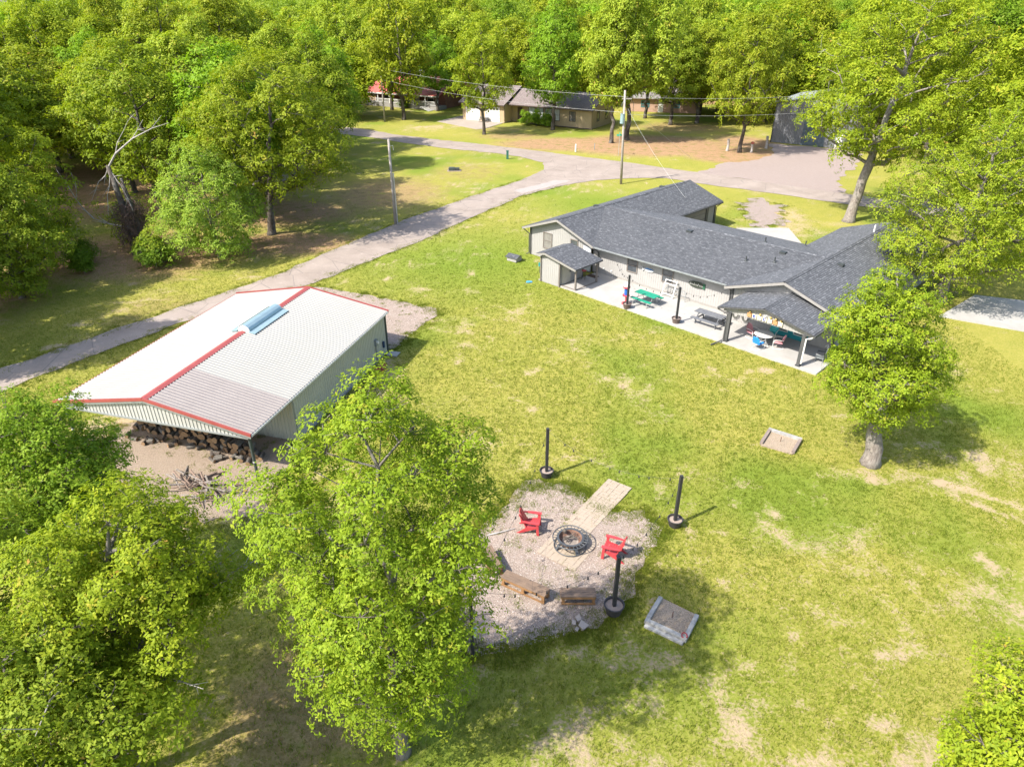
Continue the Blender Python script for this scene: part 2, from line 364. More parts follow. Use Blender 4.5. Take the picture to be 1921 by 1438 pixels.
def axis(dense0, dense1, d, mid0, mid1, m, lo, hi):
    a = list(np.arange(dense0, dense1 + 1e-6, d))
    x = dense1
    while x < mid1: x += m; a.append(x)
    st = m
    while x < hi: st *= 1.35; x += st; a.append(x)
    x = dense0; b = []
    while x > mid0: x -= m; b.append(x)
    st = m
    while x > lo: st *= 1.35; x -= st; b.append(x)
    return np.array(sorted(b) + a)
gx = axis(-22, 27, .27, -60, 70, .9, -2600, 2600); gy = axis(10, 54, .27, 0, 150, .9, -900, 4600)
GX, GY = np.meshgrid(gx, gy)
def lawn_fields(x, y):
    dry = (fbm(x * .28, y * .28, 3, 3) - .48) * 1.1 + (fbm(x * 1.5, y * 1.5, 9, 4) - .52) * 1.35 + .9 * np.clip(fbm(x * .9, y * .9, 41, 4) - .65, 0, 1) * 3.6 + .04
    dry = dry + .17 * np.clip((27 - y) / 12, 0, 1) * np.clip((x - 4) / 6, 0, 1)
    lit = np.zeros_like(x)
    for cx, cy, rx, ry, s in [(-34, 58, 13, 9, .85), (-46, 48, 13, 10, .9), (-21, 61.5, 9, 5, .85), (-26, 72, 14, 8, .8), (-45, 85, 24, 22, .9), (-15, 80, 11, 13, .62), (-6, 92, 9, 9, .45),
                              (9, 112, 14, 7, .95), (0, 119, 9, 5, .6), (21, 111, 15, 10, 1.15), (33, 103, 9, 7, 1.1), (37, 113, 7, 10, .8), (30, 128, 14, 10, .6), (-6.5, 14, 5, 5, .6), (-14, 19, 7, 4, .4),
                              (52, 72, 16, 10, .4), (18, 28.3, 2.2, 1.6, .4), (-3, 126, 10, 6, .45), (-26, 45, 6, 8, .45)]:
        lit = np.maximum(lit, s * np.clip(1.35 - np.hypot((x - cx) / rx, (y - cy) / ry), 0, 1))
    lit = np.maximum(lit, .9 * np.clip((y - 150) / 15, 0, 1) * np.clip((330 - y) / 60, 0, 1))
    for cx, cy, rx, ry, s in [(27, 66, 8, 4.5, .45), (29, 72, 6, 5, .35), (16.2, 26.2, 2.0, .9, .55), (19.2, 25.3, 2.4, .7, .45), (24, 27, 6, 2.0, .45), (-19.5, 29, 4, 3, .6), (-12, 22.6, 5, 2, .5), (-7.6, 36.5, 1.2, 2.2, .4), (9, 13, 6, 2, .15), (-10, 128, 8, 4, .5), (13.6, 28.6, 1.6, 1.5, .3)]:
        dry = dry + s * np.clip(1.3 - np.hypot((x - cx) / rx, (y - cy) / ry), 0, 1)
    for x0, y0, x1, y1 in [(19, 26.2, 27, 20.5), (20, 24.5, 26, 19.3)]:      # worn tyre tracks past the oak
        dx, dy = x1 - x0, y1 - y0; t = np.clip(((x - x0) * dx + (y - y0) * dy) / (dx * dx + dy * dy), 0, 1)
        dry = dry + .75 * np.clip(1 - np.hypot(x - x0 - t * dx, y - y0 - t * dy) / .42, 0, 1)
    lush = np.clip((fbm(x * .16, y * .16, 31, 3) - .52) * 3.2, 0, .8)
    lush = np.maximum(lush, .85 * np.clip(1.2 - np.hypot((x + 4) / 13, (y - 57) / 11), 0, 1))
    lush = np.maximum(lush, .8 * np.clip(1.2 - np.hypot((x - 9) / 9, (y - 76) / 9), 0, 1))
    lush = np.maximum(lush, np.clip((y - 260) / 80, 0, 1))
    lush = np.maximum(lush, .5 * np.clip(1.2 - np.hypot((x - 5) / 4.5, (y - 14.5) / 3), 0, 1))
    return np.clip(dry, -.4, 1.3), lit, lush
DRY, LIT, LUSH = lawn_fields(GX, GY)
HILL = np.clip(GY - 210, 0, 2000) * .021 * np.clip((GX / np.maximum(GY, 1) + .66) * 5, .12, 1)
GZ = HILL + np.where((GY > 8) & (GY < 60) & (np.abs(GX) < 30), (fbm(GX * 2.2, GY * 2.2, 5, 3) - .5) * .05 - .025, -.02)
nx, ny = len(gx), len(gy)
me = bpy.data.meshes.new('ground')
idx = np.arange(nx * ny).reshape(ny, nx)
quads = np.stack([idx[:-1, :-1], idx[:-1, 1:], idx[1:, 1:], idx[1:, :-1]], -1).reshape(-1, 4)
def np_mesh(me, verts, faces, attrs=None, fattrs=None):
    n = faces.shape[1]
    me.vertices.add(len(verts)); me.vertices.foreach_set('co', verts.astype(np.float32).ravel())
    me.loops.add(faces.size); me.loops.foreach_set('vertex_index', faces.astype(np.int32).ravel())
    me.polygons.add(len(faces)); me.polygons.foreach_set('loop_start', (np.arange(len(faces)) * n).astype(np.int32))
    me.polygons.foreach_set('loop_total', np.full(len(faces), n, np.int32))
    for k, a in (attrs or {}).items(): me.attributes.new(k, 'FLOAT', 'POINT').data.foreach_set('value', a.astype(np.float32).ravel())
    for k, a in (fattrs or {}).items(): me.attributes.new(k, 'FLOAT', 'FACE').data.foreach_set('value', a.astype(np.float32).ravel())
    me.update(calc_edges=True)
np_mesh(me, np.stack([GX, GY, GZ], -1).reshape(-1, 3), quads, {'dry': DRY, 'litter': LIT, 'lush': LUSH})
me.materials.append(M_GROUND); me.polygons.foreach_set('use_smooth', np.ones(len(quads), bool))
tag(link('ground', me), 'patchy yellow green lawn and leaf-strewn yard', kind='structure')

def sheet(name, poly, z, mat, jit=.25, step=.6, label=None, seed=1):
    pts = []
    n = len(poly)
    for i in range(n):
        a = np.array(poly[i]); b = np.array(poly[(i + 1) % n]); L = np.hypot(*(b - a)); k = max(1, int(L / step))
        t = (b - a) / max(L, 1e-6); nn = np.array([-t[1], t[0]])
        for q in range(k):
            p = a + (b - a) * q / k
            if jit: p = p + nn * (float(fbm(np.array([p[0] * .9]), np.array([p[1] * .9]), seed, 3)[0]) - .5) * 2.2 * jit + nn * (float(vnoise(np.array([p[0] * 3.1]), np.array([p[1] * 3.1]), seed + 5)[0]) - .5) * jit * .6
            pts.append((p[0], p[1], z))
    mb = MB(); mb.add(pts, [tuple(range(len(pts)))])
    o = mb.build(name, mat); me = o.data
    if me.polygons[0].normal.z < 0: me.flip_normals()
    return tag(o, label, kind='structure')
sheet('road', ROAD, .014, M_ASPHALT, .28, .8, 'worn grey asphalt lane and street with a curved junction')
M_PATCH = pm('road_patch', (.34, .30, .275), (.28, .245, .225), 1.5, .9)
sheet('road_patch', [(1.2, 80.2), (5.8, 84.9), (7.3, 86.6), (5.4, 87.0), (2.6, 84.1), (0.2, 81.6)], .019, M_PATCH, .2, .5, 'pale patch on the asphalt at the junction')
sheet('gravel_driveway', GRAVEL_DRIVE, .009, M_GRAVEL2, .8, .7, 'pinkish gravel driveway in front of the dark garage')
sheet('gravel_yard', GRAVEL_BARN, .010, M_GRAVEL, .4, .4, 'pinkish gravel yard behind the metal barn')
sheet('gravel_pad', GRAVEL_FIRE, .011, M_GRAVEL, .55, .22, 'pale pink gravel pad around the fire pit')
M_DIRT = gravel_mat('bare_dirt', [(.25, .185, .13), (.31, .235, .17), (.345, .27, .20), (.38, .305, .24)], .5)
sheet('bare_dirt', BARN_DIRT, .008, M_DIRT, .7, .4, 'bare sandy dirt at the open end of the barn')
sheet('gravel_patch', COURT_GRAVEL, .009, M_GRAVEL2, 1.6, .35, 'thin gravel patch between the house and the street')
M_CONC_B = concrete_mat('beige_concrete', (.30, .25, .205), (.35, .30, .25))
def slab(name, poly, z1, mat, label):
    o = MB().prism(poly, -.06, z1).build(name, mat); return tag(o, label, kind='structure')
slab('driveway_apron', APRON, .05, M_CONC, 'pale concrete apron in the courtyard of the grey house')
slab('concrete_driveway', BEIGE_DRIVE, .05, M_CONC_B, 'beige concrete driveway of the tan house')
slab('concrete_pad', WHITE_PAD, .06, M_CONC, 'white concrete pad beside the grey house')
pat = slab('patio', PATIO, .10, M_CONC, 'long pale concrete patio along the grey house')
M_JOINT = pm('joint', (.33, .29, .25), rough=.95)
jb = MB()
for s in (9.4, 12.9, 16.4, 19.9, 23.4): 
    p, q = hw(s, -4.24), hw(s, -.7); jb.bar((p[0], p[1], .1005), (q[0], q[1], .1005), .025, .004)
jb.build('control_joint', M_JOINT, pat)

# pavers of the path to the fire pit
M_PAVER = pm('sandy_paver', (.335, .272, .208), (.295, .238, .182), 2, .9, fine=30)
path = tag(MB().prism([(4.5, 25.72), (5.42, 25.08), (2.98, 21.75), (3.55, 21.2), (2.45, 19.75), (0.98, 20.8)], -.04, .016).build('paver_path', pm('paver_joint', (.26, .205, .155), (.225, .175, .13), 3, .95)),
           'straight path of small sandy pavers to the fire pit', kind='structure')
pv = MB().prism([(-.096, -.096), (.096, -.096), (.096, .096), (-.096, .096)], .0, .035).mesh('paver'); pv.materials.append(M_PAVER)
ux, uy = -.588, -.809; wx, wy = .809, -.588
rnd = random.Random(4); first = True
for i in range(30):
    a = .1 + i * .2; wmax = 6 if a < 4.1 else 9
    for j in range(wmax):
        b = .1 + j * .2 + (rnd.uniform(-.01, .01))
        if rnd.random() < .03: continue
        o = link('paver', pv, path); o.location = (4.53 + ux * a + wx * b, 25.72 + uy * a + wy * b, rnd.uniform(-.002, .004)); o.rotation_euler = (rnd.uniform(-.01, .01), rnd.uniform(-.01, .01), math.atan2(uy, ux) + rnd.uniform(-.03, .03))

# loose stones and grass tufts
def scatter_in(poly, n, rng):
    xs = [p[0] for p in poly]; ys = [p[1] for p in poly]
    x = rng.uniform(min(xs), max(xs), n * 3); y = rng.uniform(min(ys), max(ys), n * 3); k = inpoly(x, y, poly)
    return x[k][:n], y[k][:n]
def stones(name, poly, n, smin, smax, mat, z, label, seed):
    rng = np.random.default_rng(seed); x, y = scatter_in(poly, n, rng); n = len(x)
    base = np.array([(1, 0, 0), (0, 1, 0), (-1, 0, 0), (0, -1, 0), (0, 0, .75), (0, 0, -.4)])
    tri = np.array([(0, 1, 4), (1, 2, 4), (2, 3, 4), (3, 0, 4)])
    s = rng.uniform(smin, smax, (n, 1, 1)); a = rng.uniform(0, 6.28, n); j = rng.uniform(.6, 1.3, (n, 6, 3))
    b = base[None] * j * s
    ca, sa = np.cos(a)[:, None], np.sin(a)[:, None]
    v = np.stack([b[..., 0] * ca - b[..., 1] * sa + x[:, None], b[..., 0] * sa + b[..., 1] * ca + y[:, None], b[..., 2] + z], -1).reshape(-1, 3)
    f = (tri[None] + (np.arange(n) * 6)[:, None, None]).reshape(-1, 3)
    me = bpy.data.meshes.new(name); np_mesh(me, v, f, None, {'rnd': np.repeat(rng.random(n), 4)}); me.materials.append(mat)
    return tag(link(name, me), label, 'gravel', kind='stuff')
def stone_mat():
    m, n, l, b = newmat('loose_stone'); at = N(n, 'ShaderNodeAttribute'); at.attribute_name = 'rnd'
    l.new(ramp(n, l, at.outputs['Fac'], [(0, (.16, .125, .105)), (.4, (.29, .225, .185)), (.75, (.37, .30, .25)), (1, (.50, .45, .41))]), b.inputs['Base Color']); b.inputs['Roughness'].default_value = .9; return m
M_STONE = stone_mat()
stones('loose_gravel', GRAVEL_FIRE, 13000, .012, .028, M_STONE, .018, 'loose pinkish stones on the pad around the fire pit', 3)
stones('loose_gravel', GRAVEL_BARN, 5000, .02, .05, M_STONE, .016, 'loose pinkish stones on the yard behind the barn', 5)

def grass_mesh(name, x, y, hmin, hmax, nb, seed, label, spread=.05):
    rng = np.random.default_rng(seed); n = len(x)
    h = rng.uniform(hmin, hmax, (n, nb)); a = rng.uniform(0, 6.28, (n, nb)); ln = rng.uniform(.2, .9, (n, nb)) * h
    bx = x[:, None] + rng.normal(0, spread, (n, nb)); by = y[:, None] + rng.normal(0, spread, (n, nb)); w = rng.uniform(.008, .018, (n, nb))
    ca, sa = np.cos(a), np.sin(a)
    p0 = np.stack([bx - sa * w, by + ca * w, np.full_like(bx, -.03)], -1); p1 = np.stack([bx + sa * w, by - ca * w, np.full_like(bx, -.03)], -1)
    p2 = np.stack([bx + ca * ln, by + sa * ln, h], -1)
    v = np.stack([p0, p1, p2], 2).reshape(-1, 3); f = np.arange(len(v)).reshape(-1, 3)
    D, L_, LU = lawn_fields(x, y)
    base = .42 + .35 * np.clip(D, -.3, 1) + .25 * L_ - .28 * LU + .25 * (fbm(x * .5, y * .5, 77, 3) - .5)
    c = np.clip(base[:, None] + rng.normal(0, .10, (n, nb)), 0, 1)
    me = bpy.data.meshes.new(name); np_mesh(me, v, f, None, {'rnd': c}); me.materials.append(M_BLADE)
    return tag(link(name, me), label, 'grass', kind='stuff')
rng = np.random.default_rng(8)
n = 420000
gxs = rng.uniform(-42, 31, n); gys = rng.uniform(9.5, 78, n)
keep = (np.abs(gxs) < .80 * gys + 4) & (rng.random(n) < np.clip(26 / np.maximum(gys, 20), .45, 1) * np.clip((80 - gys) / 34, 0, 1))
for P_ in (HOUSE_FOOT, SHED_FOOT, BARN_FOOT, PATIO, ROAD, GRAVEL_FIRE, GRAVEL_BARN, BARN_DIRT): keep &= ~inpoly(gxs, gys, P_)
D, L_, LU = lawn_fields(gxs, gys)
dn = D + (fbm(gxs * 5, gys * 5, 51, 3) - .5) * .8
keep &= (dn < .42) | (rng.random(n) < .12); keep &= rng.random(n) < (1.02 - .75 * np.clip(L_, 0, 1))
gxs, gys = gxs[keep], gys[keep]
if len(gxs) > 150000: gxs, gys = gxs[:150000], gys[:150000]
grass_mesh('lawn_grass', gxs, gys, .03, .085, 4, 2, 'short tufted grass of the open lawn')
wx_, wy_ = [], []
for P_, k in ((GRAVEL_FIRE, 150), (GRAVEL_BARN, 150), (BARN_DIRT, 60)):
    x, y = scatter_in(P_, k, rng)
    for q in range(len(x)):
        m_ = rng.integers(8, 26); s_ = rng.uniform(.05, .16); wx_.append(rng.normal(x[q], s_, m_)); wy_.append(rng.normal(y[q], s_, m_))
for P_, k in ((GRAVEL_FIRE, 900), (GRAVEL_BARN, 260), (BARN_DIRT, 160), (COURT_GRAVEL, 120)):
    for q in range(k):
        i = rng.integers(0, len(P_)); u = rng.random(); a, b = P_[i], P_[(i + 1) % len(P_)]
        cx_, cy_ = a[0] + (b[0] - a[0]) * u, a[1] + (b[1] - a[1]) * u
        m_ = rng.integers(8, 30); s_ = rng.uniform(.06, .2); wx_.append(rng.normal(cx_ + rng.normal(0, .30), s_, m_)); wy_.append(rng.normal(cy_ + rng.normal(0, .30), s_, m_))
for q in range(700):
    i = rng.integers(25, 48); u = rng.random(); a, b = ROAD[i], ROAD[i + 1]; cx_, cy_ = a[0] + (b[0] - a[0]) * u, a[1] + (b[1] - a[1]) * u
    m_ = rng.integers(8, 24); s_ = rng.uniform(.08, .25); wx_.append(rng.normal(cx_ + rng.normal(0, .25), s_, m_)); wy_.append(rng.normal(cy_ + rng.normal(0, .25), s_, m_))
grass_mesh('weed_tufts', np.concatenate(wx_), np.concatenate(wy_), .03, .09, 4, 6, 'small weeds sprouting through the gravel and dirt', .03)
# ------------------------------------------------------------------ building kit
def slope(mb, el, er, rl, rr, course=.145, lift=.016):
    """one roof slope as overlapping shingle courses"""
    el, er, rl, rr = map(Vector, (el, er, rl, rr))
    ed = (er - el).normalized(); up = ((rl + rr) / 2 - (el + er) / 2); up = up - ed * up.dot(ed); L = up.length; up.normalize()
    nrm = ed.cross(up); nrm = nrm if nrm.z > 0 else -nrm
    k = max(2, int(round(L / course)))
    for i in range(k):
        a, b = i / k, (i + 1) / k
        p = [el.lerp(rl, a), er.lerp(rr, a), er.lerp(rr, b), el.lerp(rl, b)]
        uv = [((q - el).dot(ed), (q - el).dot(up) * (course * k / L)) for q in p]
        p0 = p[0] + nrm * lift; p1 = p[1] + nrm * lift
        mb.add([p0, p1, p[2], p[3]], [(0, 1, 2, 3)], [uv])
        mb.add([p[0], p[1], p1, p0], [(0, 1, 2, 3)], [[uv[0], uv[1], uv[1], uv[0]]])
def plank_slab(mb, pts, th):
    """closed slab under a slope polygon"""
    n = len(pts); v = [Vector(p) - Vector((0, 0, .012)) for p in pts] + [Vector(p) - Vector((0, 0, .012 + th)) for p in pts]
    mb.add(v, [tuple(range(n)), tuple(range(2 * n - 1, n - 1, -1))] + [(i, n + i, n + (i + 1) % n, (i + 1) % n) for i in range(n)])
def roof_slope(parent, el, er, rl, rr, mat, dark, name='roof_slope', th=.10):
    mb = MB(); slope(mb, el, er, rl, rr); o = mb.build(name, mat, parent)
    s = MB(); plank_slab(s, [el, er, rr, rl], th); s.build('roof_edge', dark, o); return o
def ridge_cap(parent, p, q, mat, w=.16):
    mb = MB(); p = Vector(p); q = Vector(q); d = (q - p).normalized(); a = d.cross(Vector((0, 0, 1))).normalized()
    k = max(1, int((q - p).length / .3))
    for i in range(k):
        e0 = p.lerp(q, i / k); e1 = p.lerp(q, (i + 1.08) / k); u = Vector((0, 0, .035)); dn = Vector((0, 0, -.035))
        mb.add([e0 + a * w + dn, e0 + u, e0 - a * w + dn, e1 + a * w + dn, e1 + u * .6, e1 - a * w + dn], [(0, 1, 4, 3), (1, 2, 5, 4)],
               [[(i * .3, 0), (i * .3, .15), (i * .3 + .3, .15), (i * .3 + .3, 0)], [(i * .3, .3), (i * .3, .15), (i * .3 + .3, .15), (i * .3 + .3, .3)]])
    return mb.build('ridge_cap', mat, parent)
SIDING = (.2, [(0, 0), (.172, 0), (.178, -.014), (.194, -.014)])
RIBS = (.2, [(0, 0), (.09, 0), (.115, .028), (.16, .028), (.185, 0)])
def wall(parent, p, q, z0, tops, mat, prof=SIDING, name='wall', th=.1, holes=()):
    """ribbed wall from p to q (outside on the right hand when walking p->q); tops = [(distance, z), ...]"""
    p = Vector((*p, 0)); q = Vector((*q, 0)); L = (q - p).length; d = (q - p) / L; nrm = Vector((d.y, -d.x, 0))
    pitch, pr = prof
    xs = []
    k = 0
    while k * pitch < L:
        xs += [(k * pitch + a, o) for a, o in pr if k * pitch + a < L]; k += 1
    xs.append((L, 0)); 
    for t, _ in tops:
        if 0 < t < L: xs.append((t, 0))
    xs.sort(key=lambda e: e[0])
    tx = [t for t, _ in tops]; tz = [z for _, z in tops]
    mb = MB(); v = []
    for x, o in xs:
        z1 = float(np.interp(x, tx, tz)); e = p + d * x
        v += [e + nrm * o + Vector((0, 0, z0)), e + nrm * o + Vector((0, 0, z1)), e - nrm * th + Vector((0, 0, z1)), e - nrm * th + Vector((0, 0, z0))]
    f = []
    for i in range(len(xs) - 1):
        a, b = 4 * i, 4 * i + 4
        f += [(a, b, b + 1, a + 1), (a + 1, b + 1, b + 2, a + 2), (a + 2, b + 2, b + 3, a + 3)]
    f += [(0, 1, 2, 3), (4 * len(xs) - 1, 4 * len(xs) - 2, 4 * len(xs) - 3, 4 * len(xs) - 4)]
    mb.add(v, f); return mb.build(name, mat, parent)
def window(parent, p, q, z0, z1, frame, glass=None, name='window', mid=True, proud=.05):
    """framed window on a wall running p->q (outside on the right)"""
    p = Vector((*p, 0)); q = Vector((*q, 0)); d = (q - p).normalized(); nrm = Vector((d.y, -d.x, 0)); up = Vector((0, 0, 1)); w = .07
    mb = MB(); o = nrm * (proud / 2 + .012)
    a0, a1, b0, b1 = p + up * z0 + o, q + up * z0 + o, p + up * z1 + o, q + up * z1 + o
    for e, g in ((a0, a1), (b0, b1)): mb.bar(e - d * w / 2, g + d * w / 2, w, proud, nrm) if False else mb.bar(e - d * w / 2, g + d * w / 2, proud, w)
    for e, g in ((a0 + up * w / 2, b0 - up * w / 2), (a1 + up * w / 2, b1 - up * w / 2)): mb.bar(e, g, w, proud - .004, nrm) 
    if mid:
        c = (a0 + b0) / 2; e = (a1 + b1) / 2; mb.bar(c + d * w / 2, e - d * w / 2, proud - .012, .045)
    fr = mb.build(name, frame, parent)
    g = MB(); k = nrm * .018; g.add([p + up * z0 + k, q + up * z0 + k, q + up * z1 + k, p + up * z1 + k, p + up * z0 - k * .2, q + up * z0 - k * .2, q + up * z1 - k * .2, p + up * z1 - k * .2], [(0, 1, 2, 3), (7, 6, 5, 4), (0, 4, 5, 1), (1, 5, 6, 2), (2, 6, 7, 3), (3, 7, 4, 0)])
    g.build('pane', glass or M_GLASS, fr)
    return fr

# ------------------------------------------------------------------ grey house
M_SIDE = pm('greige_siding', (.318, .308, .292), (.283, .274, .26), .8, .75, fine=12)
M_TRIM = pm('charcoal_trim', (.055, .056, .058), (.085, .085, .085), 4, .55)
M_RAKE = pm('pale_rake_board', (.26, .245, .225), (.22, .21, .192), 2, .7)
M_GUTTER = pm('gutter_metal', (.30, .32, .32), (.22, .235, .24), 2, .4, metal=.3)
M_FRAME = pm('taupe_frame', (.19, .165, .145), (.15, .13, .115), 4, .6)
house = thing('grey_house', 'long grey-sided ranch house with slate-grey shingle roofs around a courtyard', 'house', (*HOUSE_O, 0), HOUSE_A)
EZ, RZ = 2.45, 3.85
A0, A1, AR = -.55, 7.3, 3.37
# left wing
roof_slope(house, (A0, -.55, EZ), (A0, 19.6, EZ), (AR, -.55, RZ), (AR, 19.6, RZ), M_SHINGLE, M_TRIM)
roof_slope(house, (A1, 19.6, EZ), (A1, -.55, EZ), (AR, 19.6, RZ), (AR, -.55, RZ), M_SHINGLE, M_TRIM)
ridge_cap(house, (AR, -.55, RZ + .02), (AR, 19.6, RZ + .02), M_SHINGLE)
# middle wing
B_R, B_F, B_B = 5.75, -.42, 12.0
roof_slope(house, (7.05, B_F, EZ), (19.9, B_F, EZ), (AR + .06, B_R, RZ - .03), (23.25, B_R, RZ - .03), M_SHINGLE, M_TRIM)
roof_slope(house, (19.9, B_B, EZ), (7.05, B_B, EZ), (23.25, B_R, RZ - .03), (AR + .06, B_R, RZ - .03), M_SHINGLE, M_TRIM)
ridge_cap(house, (AR + .3, B_R, RZ - .01), (23.0, B_R, RZ - .01), M_SHINGLE)
# right wing
C0, C1, CR, CF, CB = 19.25, 27.35, 23.3, -1.05, 18.6
roof_slope(house, (C0, CF, EZ + .05), (C0, CB, EZ + .05), (CR, CF, RZ + .02), (CR, CB, RZ + .02), M_SHINGLE, M_TRIM)
roof_slope(house, (C1, CB, EZ + .05), (C1, CF, EZ + .05), (CR, CB, RZ + .02), (CR, CF, RZ + .02), M_SHINGLE, M_TRIM)
ridge_cap(house, (CR, CF, RZ + .04), (CR, CB, RZ + .04), M_SHINGLE)
# rake boards
for (xa, za), (xb, zb), y in (((A0, EZ), (AR, RZ), -.57), ((A1, EZ), (AR, RZ), -.57), ((C0, EZ + .05), (CR, RZ + .02), -1.07), ((C1, EZ + .05), (CR, RZ + .02), -1.07)):
    MB().bar((xa, y, za - .10), (xb, y, zb - .10), .03, .17, (0, 0, 1)).build('rake_board', M_RAKE, house)
# walls (outside on the right hand of each run)
T = .16
wall(house, (0, 0), (6.72, 0), 0, [(0, EZ - .0), (3.37, RZ - T), (6.72, EZ + .05)], M_SIDE)                  # left gable
wall(house, (6.72, .3), (19.72, .3), 0, [(0, EZ + .0), (13, EZ + .0)], M_SIDE)                               # patio wall
wall(house, (19.72, -.55), (26.9, -.55), 0, [(0, EZ + .05), (3.58, RZ - T), (7.18, EZ + .05)], M_SIDE)        # right gable
wall(house, (19.72, .9), (19.72, -.55), 0, [(0, EZ), (1.45, EZ)], M_SIDE)
wall(house, (26.9, -.55), (26.9, 18.2), 0, [(0, EZ + .05), (18.75, EZ + .05)], M_SIDE)
wall(house, (0, 19.2), (0, 0), 0, [(0, EZ), (19.2, EZ)], M_SIDE)
wall(house, (6.72, 11.4), (6.72, 19.2), 0, [(0, EZ), (7.8, EZ)], M_SIDE)
wall(house, (6.72, 19.2), (0, 19.2), 0, [(0, EZ), (3.36, RZ - T), (6.72, EZ)], M_SIDE)
wall(house, (19.72, 18.2), (19.72, 11.4), 0, [(0, EZ), (6.8, EZ)], M_SIDE)
wall(house, (26.9, 18.2), (19.72, 18.2), 0, [(0, EZ), (3.6, RZ - T), (7.18, EZ)], M_SIDE)
wall(house, (19.72, 11.4), (6.72, 11.4), 0, [(0, EZ), (13, EZ)], M_SIDE)
# corner boards, skirting, gutters, downspouts
for x, y in ((-.03, -.03), (26.93, -.58), (6.75, 19.2), (19.7, -.6)): MB().box(x - .05, x + .05, y - .05, y + .05, 0, EZ).build('corner_board', M_TRIM, house)
MB().box(9.0, 19.6, .262, .298, .1, .24).build('skirting', M_RAKE, house)
MB().box(7.05, 19.15, -.54, -.44, EZ - .125, EZ - .02).build('gutter', M_GUTTER, house)
MB().box(A0 - .11, A0 - .01, -.5, 19.5, EZ - .16, EZ - .03).build('gutter', M_TRIM, house)
MB().box(A1 + .01, A1 + .11, 9, 19.5, EZ - .16, EZ - .03).build('gutter', M_TRIM, house)
def downspout(x, y, x2, y2, z1=EZ - .1, z0=.12):
    MB().path([(x2, y2, z1), (x2, y2, z1 - .1), (x, y, z1 - .5), (x, y, z0 + .1), (x - .12, y - .2, z0)], .045, 6).build('downspout', M_TRIM, house)
downspout(-.12, -.12, -.55, -.4, z0=.04); downspout(19.15, .2, 19.2, -.55); downspout(7.35, .2, 7.35, -.5); downspout(6.85, 19.28, 7.25, 19.4, z0=.04)
# windows and doors
window(house, (1.5, 0), (2.45, 0), .95, 2.3, M_FRAME, pm('window_screen', (.16, .15, .14), (.22, .21, .19), 3, .4))
window(house, (4.55, 0), (5.3, 0), 1.15, 2.35, M_FRAME)
for x in (10.2, 13.45): window(house, (x, .3), (x + .92, .3), .98, 2.02, M_FRAME)
M_TEAL = pm('teal_paint', (.02, .25, .27), (.015, .19, .22), 3, .45)
M_WHITE = pm('white_paint', (.66, .65, .62), (.56, .55, .52), 2, .5)
fd = MB().box(23.05, 25.35, -.62, -.56, .1, 2.15).build('door_frame', M_TEAL, house)
for x in (23.12, 24.24):
    dl = MB().box(x, x + 1.04, -.66, -.625, .13, 2.1).build('french_door', M_TEAL, house)
    MB().box(x + .2, x + .84, -.68, -.664, .50, 1.95).build('pane', pm('door_glass', (.12, .16, .15), (.09, .12, .12), 2, .12), dl)
    m_ = MB()
    m_.box(x + .15, x + .2, -.69, -.664, .45, 2.0); m_.box(x + .84, x + .89, -.69, -.664, .45, 2.0); m_.box(x + .2, x + .84, -.69, -.664, .45, .5); m_.box(x + .2, x + .84, -.69, -.664, 1.95, 2.0)
    m_.build('glazing_bead', M_WHITE, dl); MB().blob((x + (.97 if x < 24 else .07), -.69, 1.1), .04).build('handle', M_GUTTER, dl)
window(house, (21.7, -.55), (22.6, -.55), 1.25, 1.6, M_TRIM, mid=False)
gd = MB().box(6.74, 6.80, 12.6, 17.4, .0, 2.15).build('garage_door', pm('garage_grey', (.22, .20, .19), (.18, .165, .155), 2, .6), house)
for z in (.53, 1.06, 1.6): MB().box(6.802, 6.812, 12.6, 17.4, z - .015, z + .015).build('panel_joint', M_TRIM, gd)
MB().box(6.735, 6.86, 17.45, 17.85, 0, EZ - .1).build('corner_board', M_TRIM, house)
# entry door left of the patio wall, sheltered by the small shed roof
ed = MB().box(5.95, 6.7, -.06, -.012, .1, 2.1).build('entry_door', pm('cool_white', (.66, .69, .72), (.6, .63, .66), 2, .5), house)
MB().blob((6.05, -.09, 1.05), .04).build('handle', M_TRIM, ed)
for x in (7.9, 8.7): MB().blob((x, .26, .55), .07).build('outlet_cover', M_WHITE, house)
# roof vents and pipes
M_VENT = pm('black_vent', (.03, .035, .035), (.05, .055, .055), 5, .5)
def roof_z(s, t):
    a = RZ - abs(s - AR) * (RZ - EZ) / (A1 - AR) if A0 < s < A1 else -9
    b = RZ - .03 - abs(t - B_R) * (RZ - EZ) / (B_R - B_F) if 4 < s < 22.5 else -9
    c = RZ + .02 - abs(s - CR) * (RZ - EZ) / (CR - C0) if C0 < s < C1 else -9
    return max(a, b, c)
for s, t in ((12.6, 4.9), (20.3, 5.0), (1.6, 6.9), (1.7, 17.2), (24.2, 5.6)):
    z = roof_z(s, t); MB().prism([(s - .22, t - .18), (s + .22, t - .18), (s + .22, t + .18), (s - .22, t + .18)], z - .1, z + .13).build('roof_vent', M_VENT, house)
for s, t, hgt in ((18.6, 2.9, .35), (20.4, 3.6, .4), (18.2, 6.4, .4), (19.6, 10.6, .45)):
    z = roof_z(s, t); mb = MB().tube((s, t, z - .1), (s, t, z + hgt), .045, n=8); mb.lathe([(.14, -.02), (.12, .05), (.05, .12)], 10, (s, t, z)); mb.build('vent_pipe', M_VENT, house)
z = roof_z(23.2, 14.2); MB().tube((23.2, 14.2, z - .1), (23.2, 14.2, z + .6), .06).build('vent_pipe', M_WHITE, house)
